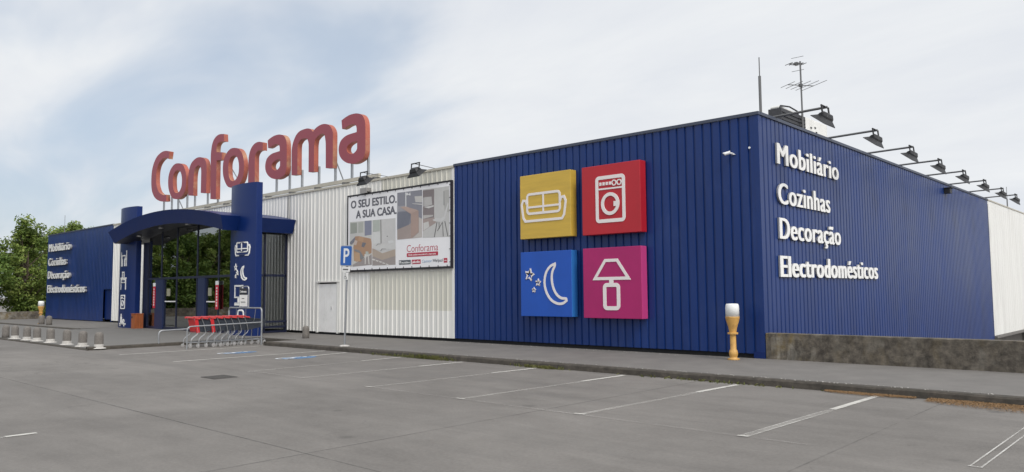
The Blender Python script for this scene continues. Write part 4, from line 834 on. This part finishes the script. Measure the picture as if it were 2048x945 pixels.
def rod(label, x, y, z0, z1, zm):
    o = thing('lightning_rod', label, 'rod', (x, y, z0), 'thin rods standing on the roof'); q_ = MB(); q_.tube([(x, y, z0), (x, y, zm)], .035, 6); q_.tube([(x, y, zm), (x, y, z1)], .014, 5); q_.build('rod_shaft', grey_arm, o)
    q_ = MB(); q_.box(x - .1, x + .1, y - .1, y + .1, z0 - .02, z0 + .03); q_.build('rod_foot', grey_arm, o)
rod('thin two part rod on the roof right behind the navy front corner', -.28, .8, 5.8, 7.61, 7.12)
rod('thin rod near the last floodlight at the end of the side roof', -.6, 34.2, 5.8, 7.5, 6.8)
rod('thin rod above the navy block beyond the entrance porch', -52, .5, 5.8, 7.35, 6.4)

# ------------------------------------------------------------------ street furniture
ps = thing('parking_sign', 'slightly leaning blue square parking sign on a grey post at the kerb', 'sign', (-12.12, -3.55, 0))
q = MB(); q.tube([(0, 0, 0), (0, 0, 3.12)], .032, 10); q.build('post', galv, ps, local=True)
q = MB(); q.lathe([(.16, -.01), (.15, .02), (.05, .04)], (0, 0, 0), 14); q.build('foot', stone_foot, ps, local=True)
q = MB(); place(q, flat([rrect(-.31, .31, 2.50, 3.15, .05)], .02), FRONT(-.036)); q.build('plate', alu, ps, local=True)
q = MB(); place(q, flat([rrect(-.285, .285, 2.525, 3.125, .04)], .004), FRONT(-.0565)); pl2 = q.build('sign_face', parkblue, ps, local=True)
q = MB(); place(q, text_uv('P', -.125, 2.60, .45, .30, .012, .004), FRONT(-.061)); q.build('sign_letter', white_paint, pl2, local=True)
q = MB(); place(q, flat([rrect(-.20, .20, 2.32, 2.47, .02)], .015), FRONT(-.036)); s2 = q.build('sub_plate', white_sign, ps, local=True)
q = MB(); q.box(-.15, .13, -.054, -.0515, 2.375, 2.415); q.build('sub_plate_text', grey_arm, s2, local=True)
q = MB(); place(q, flat([rrect(-.11, .11, 2.07, 2.30, .02)], .015), FRONT(-.036)); s3 = q.build('sub_plate', white_sign, ps, local=True)
q = MB(); place(q, flat(stroke(arc_pts(-.01, 2.145, .05, .05, 90, 380, 10), .014), .003), FRONT(-.0515)); place(q, flat(stroke([(-.02, 2.24), (-.01, 2.17), (.04, 2.165), (.06, 2.11)], .018), .003), FRONT(-.055)); place(q, flat([circ(-.025, 2.262, .017, None, 10)], .003), FRONT(-.0515)); q.build('wheelchair_symbol', grey_arm, s3, local=True)
ps.rotation_euler = (0, R(2.6), 0)

LAMP_PROF = [(.14, .0), (.14, .028), (.085, .045), (.085, .07), (.095, .10), (.105, .15), (.095, .21), (.072, .25), (.070, .60), (.082, .66), (.105, .78), (.150, .92), (.165, 1.0), (.168, 1.02)]
def bollard_lamp(label, loc):
    o = thing('bollard_lamp', label, 'lamp', loc, 'yellow bollard lamps')
    q_ = MB(); q_.lathe(LAMP_PROF, (0, 0, 0), 24); q_.build('lamp_post', lamp_yellow, o, local=True, smooth=True)
    q_ = MB(); q_.lathe([(.072, .60), (.128, .605), (.128, .645), (.075, .65)], (0, 0, 0), 8); q_.build('collar', lamp_yellow, o, local=True)
    q_ = MB(); q_.lathe([(.160, 1.021), (.160, 1.22), (.154, 1.29), (.135, 1.325), (.0, 1.33)], (0, 0, 0), 24); q_.build('lamp_cap', lamp_white, o, local=True, smooth=True)
    return o
L1 = bollard_lamp('yellow bollard lamp with white cap before the navy wall near the corner', (-.48, -.68, 0))
dup(L1, 'distant yellow bollard lamp with white cap near the trees and the low wall', 'yellow bollard lamps', (-42.9, -3.35, 0))
def bollard(label, loc, h=.53, r=.135, foot=True, group='stone bollards along the apron edge', lean=0):
    if not foot:
        q_ = MB(); q_.lathe([(r, -.05), (r * 1.0, h * .3), (r * .98, h * .75), (r * .9, h * .88), (r * .6, h * .97), (.0, h)], loc, 16)
        return tag(q_.build('stone_bollard', stone, smooth=True), label, 'bollard', group)
    o = thing('stone_bollard', label, 'bollard', loc, group)
    q_ = MB(); q_.lathe([(r, -.05), (r * 1.0, h * .3), (r * .98, h * .75), (r * .9, h * .88), (r * .6, h * .97), (.0, h)], (0, 0, 0), 16); q_.build('stone_shaft', stone, o, local=True, smooth=True)
    if foot:
        q_ = MB(); q_.lathe([(r * 1.75, -.01), (r * 1.6, .012), (r * 1.12, .03), (r * 1.05, .10), (r * 1.01, .13)], (0, 0, 0), 16); q_.build('painted_foot', stone_foot, o, local=True)
    o.rotation_euler = (0, R(lean), 0); return o
bl = ['stone bollard nearest the trolley bay, first of the row on the apron edge', 'second stone bollard from the trolley bay end of the apron row, slightly tilted', 'third stone bollard from the trolley bay end of the apron row', 'fourth stone bollard from the trolley bay end of the apron row',
      'fifth stone bollard from the trolley bay end, the palest shaft', 'sixth stone bollard from the trolley bay end of the apron row', 'seventh stone bollard from the trolley bay end of the apron row', 'eighth stone bollard, last of the apron row and farthest from the trolleys']
for i, ((x_, y_), lb) in enumerate(zip([(-18.95, -8.36), (-20.4, -8.38), (-21.9, -8.40), (-23.75, -8.38), (-25.2, -8.42), (-26.3, -8.46), (-27.75, -8.5), (-29.05, -8.5)], bl)): bollard(lb, (x_, y_, -.078), lean=[0, 4, 0, -1, 1, 0, 0, 0][i], foot=i < 7)
bollard('lone short stone bollard on the pavement in front of the white doors', (-16.81, -1.98, 0), .46, .125, False, 'bollards on the pavement')
bollard('grey stone bollard beside the far left yellow lamp, left of the pair', (-41.9, -3.58, 0), .52, .15, False, 'bollards on the pavement')
bollard('grey stone bollard beside the far left yellow lamp, right of the pair', (-40.25, -3.67, 0), .52, .15, False, 'bollards on the pavement')

wb = thing('wooden_bin', 'orange brown wooden litter bin box beside the left pylon', 'bin', (-31.2, -2.42, -.03))
q = MB()
for i in range(3): q.box(-31.42 + i * .15, -31.42 + i * .15 + .14, -2.62, -2.60, -.01, .70)
for i in range(3): q.box(-30.985, -30.965, -2.60 + i * .13, -2.60 + i * .13 + .12, -.01, .70)
q.build('plank', wood, wb)
q = MB(); q.box(-31.41, -30.986, -2.599, -2.22, -.02, .66); q.build('bin_body', wood, wb)
q = MB(); q.box(-31.44, -30.95, -2.64, -2.20, .701, .735); q.build('lid', wood, wb)
q = MB(); q.box(-31.38, -31.26, -2.626, -2.612, .5, .6); q.build('bin_slot', black_metal, wb)

# trolley bay
bay = thing('trolley_bay', 'galvanised tube trolley bay with hoop at the back and two side rails', 'trolley bay', (-17.7, -5.2, ZA))
def bendp(pts, r=.12, n=5):
    o = [Vector(pts[0])]
    for i in range(1, len(pts) - 1):
        p = Vector(pts[i]); a = (Vector(pts[i - 1]) - p).normalized(); b = (Vector(pts[i + 1]) - p).normalized(); s0, s1 = p + a * r, p + b * r
        for k in range(n + 1): t = k / n; o.append(s0 * (1 - t) ** 2 + p * 2 * t * (1 - t) + s1 * t ** 2)
    return o + [Vector(pts[-1])]
q = MB(); q.tube(bendp([(-16.62, -3.87, ZA), (-16.62, -3.87, 1.15), (-19.0, -3.87, 1.15), (-19.0, -3.87, ZA)], .14), .03, 10); q.build('hoop', galv, bay)
q = MB(); q.tube(bendp([(-16.62, -6.5, ZA), (-16.62, -6.5, .60), (-16.62, -3.87, .66)], .14), .022, 10); q.build('side_rail', galv, bay)
q = MB(); q.tube(bendp([(-18.9, -6.46, ZA), (-18.9, -6.46, .40), (-18.9, -3.87, .46)], .14), .028, 10); q.build('side_rail', galv, bay)
q = MB(); q.tube([(-18.45, -3.87, 1.13), (-18.45, -3.87, .7)], .008, 5); q.tube([(-17.75, -3.87, 1.13), (-17.75, -3.87, .6)], .008, 5); q.tube([(-17.05, -3.87, 1.13), (-17.12, -3.88, .75), (-17.3, -3.9, .5)], .010, 5); q.build('chain', galv, bay)
pn = thing('bay_notice', 'white notice board with dark header in a rounded tube frame above the trolley hoop', 'sign', (-17.9, -3.87, 1.18))
q = MB(); q.tube(bendp([(-18.20, -3.87, 1.17), (-18.20, -3.87, 1.92), (-17.56, -3.87, 1.92), (-17.56, -3.87, 1.17)], .12), .025, 8); q.build('notice_frame', galv, pn)
q = MB(); q.box(-18.17, -17.62, -3.90, -3.885, 1.20, 1.62); bd = q.build('board', white_sign, pn)
q = MB(); q.box(-18.17, -17.62, -3.905, -3.885, 1.622, 1.86); hd = q.build('header', mat('header_charcoal', (.02, .022, .03), .5), pn)
q = MB(); place(q, text_uv('Conforama', -18.13, 1.70, .08, .47, .01, .003), FRONT(-3.906)); q.build('header_text', white_paint, hd)
q = MB(); q.box(-18.0, -17.82, -3.903, -3.9005, 1.47, 1.50); q.box(-18.08, -17.74, -3.903, -3.9005, 1.36, 1.375); q.box(-18.06, -17.72, -3.903, -3.9005, 1.33, 1.345); q.build('board_text', grey_arm, bd)

def make_trolley(label, flap):
    o = thing('shopping_trolley', label, 'shopping trolley', (0, 0, 0), 'nested shopping trolleys')
    # nose points to +Y; handle at y=-.45
    w0, w1 = .27, .20
    q_ = MB()
    def side_x(y): return w0 + (w1 - w0) * (y + .40) / .85
    for sg in (-1, 1):
        for k in range(8):
            t = k / 7; zb0, zf0 = .52 + t * .43, .62 + t * .24
            q_.tube([(sg * side_x(-.36), -.38 + .0 * t, zb0), (sg * side_x(.45), .36 + .10 * t, zf0)], .006 if k not in (0, 7) else .010, 4)
        for k in range(10):
            t = k / 9; y_ = -.37 + t * .78; q_.tube([(sg * side_x(y_) * .97, y_, .52 + .10 * t), (sg * side_x(y_ + .04), y_ + .04 * t, .95 - .09 * t)], .005, 4)
    for k in range(7):
        t = k / 6; q_.tube([(-side_x(.42), .36 + .10 * t, .62 + t * .24), (side_x(.42), .36 + .10 * t, .62 + t * .24)], .007, 4)
    for k in range(9): x_ = -.19 + k * .0475; q_.tube([(x_ * 1.3, -.38, .52), (x_, .36, .62), (x_, .46, .86)], .005, 4)
    for k in range(6): y_ = -.35 + k * .14; z_ = .522 + .10 * (y_ + .37) / .78; q_.tube([(-side_x(y_) * .97, y_, z_), (side_x(y_) * .97, y_, z_)], .005, 4)
    q_.build('basket', cart_dark, o, local=True)
    for sg in (-1, 1):     # dark plastic side panel inside the wires, as on the nested row
        q_ = MB(); q_.add([(sg * side_x(-.3) * .985, -.34, .50), (sg * side_x(.35) * .985, .34, .62), (sg * side_x(.35) * .985, .40, .83), (sg * side_x(-.3) * .985, -.36, .91)], [(0, 1, 2, 3)])
        q_.build('basket_liner', cart_dark, o, local=True)
    q_ = MB()
    for sg in (-1, 1):
        q_.tube([(sg * .25, -.44, .99), (sg * .26, -.36, .80), (sg * .265, -.31, .60), (sg * .265, -.29, .50), (sg * .27, -.33, .43), (sg * .28, -.46, .34), (sg * .285, -.52, .27), (sg * .285, -.53, .17), (sg * .285, -.52, .135)], .014, 7)
        q_.tube([(sg * .285, -.52, .17), (sg * .24, .0, .165), (sg * .20, .40, .16)], .014, 7)
        q_.tube([(sg * .22, .10, .165), (sg * .215, .12, .56)], .010, 6)
    q_.tube([(-.20, .40, .16), (.20, .40, .16)], .014, 7); q_.tube([(-.285, -.50, .17), (.285, -.50, .17)], .012, 6)
    q_.build('frame', chrome, o, local=True)
    q_ = MB(); q_.tube([(-.30, -.45, 1.0), (.30, -.45, 1.0)], .034, 10)
    for sg in (-1, 1): q_.add([(sg * .30, -.50, 1.02), (sg * .24, -.50, 1.03), (sg * .24, -.24, .985), (sg * .30, -.24, .975), (sg * .30, -.50, .975), (sg * .24, -.50, .975), (sg * .24, -.24, .94), (sg * .30, -.24, .94)], [(0, 1, 2, 3), (7, 6, 5, 4), (0, 4, 5, 1), (1, 5, 6, 2), (2, 6, 7, 3), (3, 7, 4, 0)])
    q_.build('handle', cart_pink, o, local=True, smooth=False)
    q_ = MB()
    if flap: q_.add([(-.25, -.405, .94), (.25, -.405, .94), (.24, -.33, .50), (-.24, -.33, .50), (-.25, -.385, .94), (.25, -.385, .94), (.24, -.31, .50), (-.24, -.31, .50), (.275, -.42, .95), (.275, -.30, .94), (.275, -.23, .50), (.275, -.34, .48)], [(0, 3, 2, 1), (4, 5, 6, 7), (0, 1, 5, 4), (2, 3, 7, 6), (8, 9, 10, 11)])
    else: q_.add([(-.24, -.39, .93), (.24, -.39, .93), (.23, -.34, .56), (-.23, -.34, .56)], [(0, 1, 2, 3)])
    q_.build('child_seat_flap', cart_red if flap else cart_dark, o, local=True)
    for sg in (-1, 1):
        for y_, x_ in ((-.53, .285), (.40, .20)):
            q_ = MB(); q_.tube([(sg * x_ - .014, y_ - .03, .062), (sg * x_ + .014, y_ - .03, .062)], .062, 14); q_.tube([(sg * x_ - .020, y_ - .03, .062), (sg * x_ + .020, y_ - .03, .062)], .024, 8)
            wh = q_.build('wheel', rubber, o, local=True)
            q_ = MB()
            for e in (-1, 1): q_.tube([(sg * x_ + e * .022, y_ - .03, .062), (sg * x_ + e * .018, y_, .14)], .008, 5)
            q_.build('fork', chrome, wh, local=True)
    return o
ca = make_trolley('rearmost shopping trolley of the nested row, with bright red seat panel', True)
cb = make_trolley('second shopping trolley from the rear with dark wire seat', False)
ca.location = (-17.42, -5.60, ZA); cb.location = (-17.42, -5.34, ZA)
dup(ca, 'third shopping trolley from the rear, with the second red seat panel', 'nested shopping trolleys', (-17.42, -5.06, ZA))
for i, lb in enumerate(['fourth shopping trolley from the rear of the nested row', 'fifth shopping trolley from the rear of the nested row', 'sixth shopping trolley from the rear of the nested row', 'seventh shopping trolley from the rear, next to the leading one', 'leading shopping trolley at the building end of the nested row']):
    dup(cb, lb, 'nested shopping trolleys', (-17.42, -4.80 + i * .25, ZA))

dr = thing('drain_cover', 'dark square cast iron drain grate set in the asphalt', 'drain', (-7.83, -9.76, ZA))
q = MB()
for i in range(9): q.box(-8.13 + i * .07, -8.13 + i * .07 + .04, -10.02, -9.50, ZA + .002, ZA + .014)
q.build('grate', iron, dr)
q = MB(); q.quad((-8.16, -10.03, ZA + .005), (-7.48, -10.03, ZA + .005), (-7.48, -9.47, ZA + .005), (-8.16, -9.47, ZA + .005)); q.build('surround', mat('drain_surround', (.125, .118, .11), .9, var=.3, vscale=12), dr)

# debris and weeds along the kerb
def litter(pts, n_, name, m, size, seed):
    rnd = random.Random(seed); q_ = MB()
    for _ in range(n_):
        x0, x1, y0, y1 = pts; x = rnd.uniform(x0, x1); t = 1 - abs(rnd.gauss(0, .45)); y = y1 - (y1 - y0) * min(1, abs(rnd.gauss(0, .42))) * (0.5 + .5 * math.sin((x - x0) / (x1 - x0) * math.pi))
        a = rnd.uniform(0, math.pi); s_ = size * rnd.uniform(.5, 1.4); dx, dy = math.cos(a) * s_, math.sin(a) * s_; z = ZA + .006 + rnd.uniform(0, .02)
        q_.quad((x - dx, y - dy, z), (x + dy * .25, y - dx * .25, z + .006), (x + dx, y + dy, z), (x - dy * .25, y + dx * .25, z + .01))
    o = q_.build(name, m); o['kind'] = 'stuff'; return o
tag(litter((4.55, 7.2, -4.75, -3.97), 9000, 'litter', sandm, .016, 3), 'orange drift of dry needles against the kerb at the right edge', 'litter')
tag(litter((2.9, 4.35, -4.28, -3.97), 3500, 'litter', sandm, .014, 4), 'small orange drift of dry needles by the nearest parking line', 'litter')
def weeds(cx, n_, spread, h, label, seed):
    rnd = random.Random(seed); q_ = MB()
    for _ in range(n_):
        x = cx + rnd.gauss(0, spread); y = -4.0 - abs(rnd.gauss(0, .05)); hh = h * rnd.uniform(.4, 1.2); lx, ly = rnd.uniform(-.1, .1), rnd.uniform(-.12, .04); w_ = .008 + rnd.random() * .01
        q_.add([(x - w_, y, ZA), (x + w_, y, ZA), (x + lx * .5 + w_, y + ly * .5, ZA + hh * .6), (x + lx * .5 - w_, y + ly * .5, ZA + hh * .6), (x + lx, y + ly, ZA + hh)], [(0, 1, 2, 3), (3, 2, 4)])
    o = q_.build('weeds', grass_m); o['kind'] = 'stuff'; tag(o, label, 'weeds')
weeds(-7.55, 260, .42, .12, 'green weeds growing along the kerb in front of the white and navy wall joint', 1)
weeds(-3.6, 150, .36, .08, 'green and yellowish weeds in the kerb gutter below the coloured signs', 2)
weeds(-9.2, 90, .5, .07, 'sparse weeds in the kerb gutter below the banner', 6)
weeds(.6, 70, .8, .06, 'sparse dry weeds in the kerb gutter before the yellow lamp', 8)

rnd_ = random.Random(12); q = MB()
for _ in range(230):
    x_ = rnd_.uniform(-12, 5.5); y_ = rnd_.choice((-.18 - abs(rnd_.gauss(0, .2)), -3.7 - abs(rnd_.gauss(0, .12)))) if x_ < -.3 else -3.75 - abs(rnd_.gauss(0, .1)); y_ = max(y_, -3.86)
    s_ = rnd_.uniform(.008, .028); a_ = rnd_.uniform(0, 3.1); dx, dy = math.cos(a_) * s_, math.sin(a_) * s_
    q.quad((x_ - dx, y_ - dy, .006), (x_ + dy * .6, y_ - dx * .6, .012), (x_ + dx, y_ + dy, .008), (x_ - dy * .6, y_ + dx * .6, .014))
o = q.build('litter', mat('pale_grit', (.5, .48, .44), .9)); o['kind'] = 'stuff'; tag(o, 'pale grit and paper scraps scattered along the wall foot and kerb', 'litter')

# ------------------------------------------------------------------ trees beyond the left wall
def tree_meshes(seed, h, rad, lm, nclump=120, nleaf=230):
    rnd = random.Random(seed); t = MB(); L = MB()
    t.tube([(0, 0, -.3), (.05, .03, h * .2), (-.05, .1, h * .45), (.1, .05, h * .75)], [.20, .16, .11, .04], 8)
    cl = []
    tops = [(rnd.uniform(0, 6.28), rnd.uniform(.2, .55) * rad, rnd.uniform(.86, 1.08)) for _ in range(4)]
    for i in range(nclump):
        z = h * (.05 + .89 * rnd.random() ** .95); zt_ = z / h
        rmax = rad * (math.sin(min(1, (zt_ + .10) / .55) * math.pi / 2) if zt_ < .45 else max(.12, (1 - ((zt_ - .45) / .56) ** 1.9)) ) * rnd.uniform(.75, 1.12)
        a = rnd.uniform(0, 2 * math.pi); rr = rmax * math.sqrt(rnd.uniform(.15, 1)); c = Vector((rr * math.cos(a), rr * math.sin(a), z))
        if i % 8 == 0:
            ta, tr_, tz = tops[(i // 8) % 4]; c = Vector((tr_ * math.cos(ta) + rnd.gauss(0, .2), tr_ * math.sin(ta) + rnd.gauss(0, .2), h * tz * rnd.uniform(.80, 1.0)))
        cl.append(c)
        if i % 3 == 0: t.tube([(0, 0, max(.3, z - rr * .8)), tuple(c * .55 + Vector((0, 0, (z - rr * .35) * .45))), tuple(c)], [.06, .035, .012], 5)
        s0 = rnd.uniform(.5, 1.05) * (.55 + .45 * (1 - zt_))
        for _ in range(int(nleaf * s0)):
            d = Vector((rnd.gauss(0, 1), rnd.gauss(0, 1), rnd.gauss(0, .75))).normalized() * s0 * rnd.random() ** .45; p = c + d
            n_ = (d.normalized() + Vector((rnd.gauss(0, .6), rnd.gauss(0, .6), rnd.gauss(.3, .6)))).normalized(); u = n_.orthogonal().normalized(); u = (u * math.cos(rnd.random() * 6.28) + n_.cross(u) * math.sin(rnd.random() * 6.28)).normalized(); v = n_.cross(u); s = rnd.uniform(.07, .15)
            L.add([p - u * s, p + v * s * .6, p + u * s, p - v * s * .6], [(0, 1, 2, 3)])
    return t, L
def make_tree(label, seed, h, rad, lm, loc):
    o = thing('leafy_tree', label, 'tree', loc, 'trees beyond the left wall'); t, L = tree_meshes(seed, h, rad, lm)
    t.build('trunk', bark, o, local=True); L.build('crown', lm, o, local=True); return o
T1 = make_tree('tall bushy green tree behind the low wall and the yellow lamp beyond the bollards', 11, 8.6, 3.0, leaf_a, (-61, -3.4, -.2)); T1.scale = (.95, .95, .87)
T2 = make_tree('bushy green tree with a narrow top beside the end of the navy block', 23, 8.4, 2.6, leaf_b, (-62.5, 1.0, -.2)); T2.scale = (1, 1, .92)
T3 = make_tree('light green tree top showing above the roof of the navy block', 31, 8.6, 2.8, leaf_b, (-70, 6.6, 0))
dup(T1, 'green tree filling the gap behind the trees at the low wall', 'trees beyond the left wall', (-70, -2.6, -.6)).rotation_euler = (0, 0, 2.0)
dup(T2, 'darker green tree between the wall and the navy block, behind the others', 'trees beyond the left wall', (-68, 3.2, -.6)).rotation_euler = (0, 0, 1.1)
nth = ['first', 'second', 'third', 'fourth', 'fifth', 'sixth', 'seventh', 'eighth', 'ninth', 'tenth']
for i in range(8):
    d = dup((T2, T1)[i % 2], nth[i] + ' tree of the front row along the low wall, reflected in the entrance glass', 'trees beyond the left wall', (-58.6 - (i % 3) * .8, -6.6 - 3.1 * i, -.2)); d.rotation_euler = (0, 0, 1.3 * i + .5); d.scale = (1.0, 1.0, .80 + .12 * (i % 3))
for i in range(6):
    d = dup((T1, T2)[i % 2], nth[i] + ' tree of the rear row behind the low wall, reflected in the glass', 'trees beyond the left wall', (-65.5 - (i % 2), -7 - 4.2 * i, -.3)); d.rotation_euler = (0, 0, 2.1 * i + 1); d.scale = (1.15, 1.15, .92 + .1 * (i % 2))
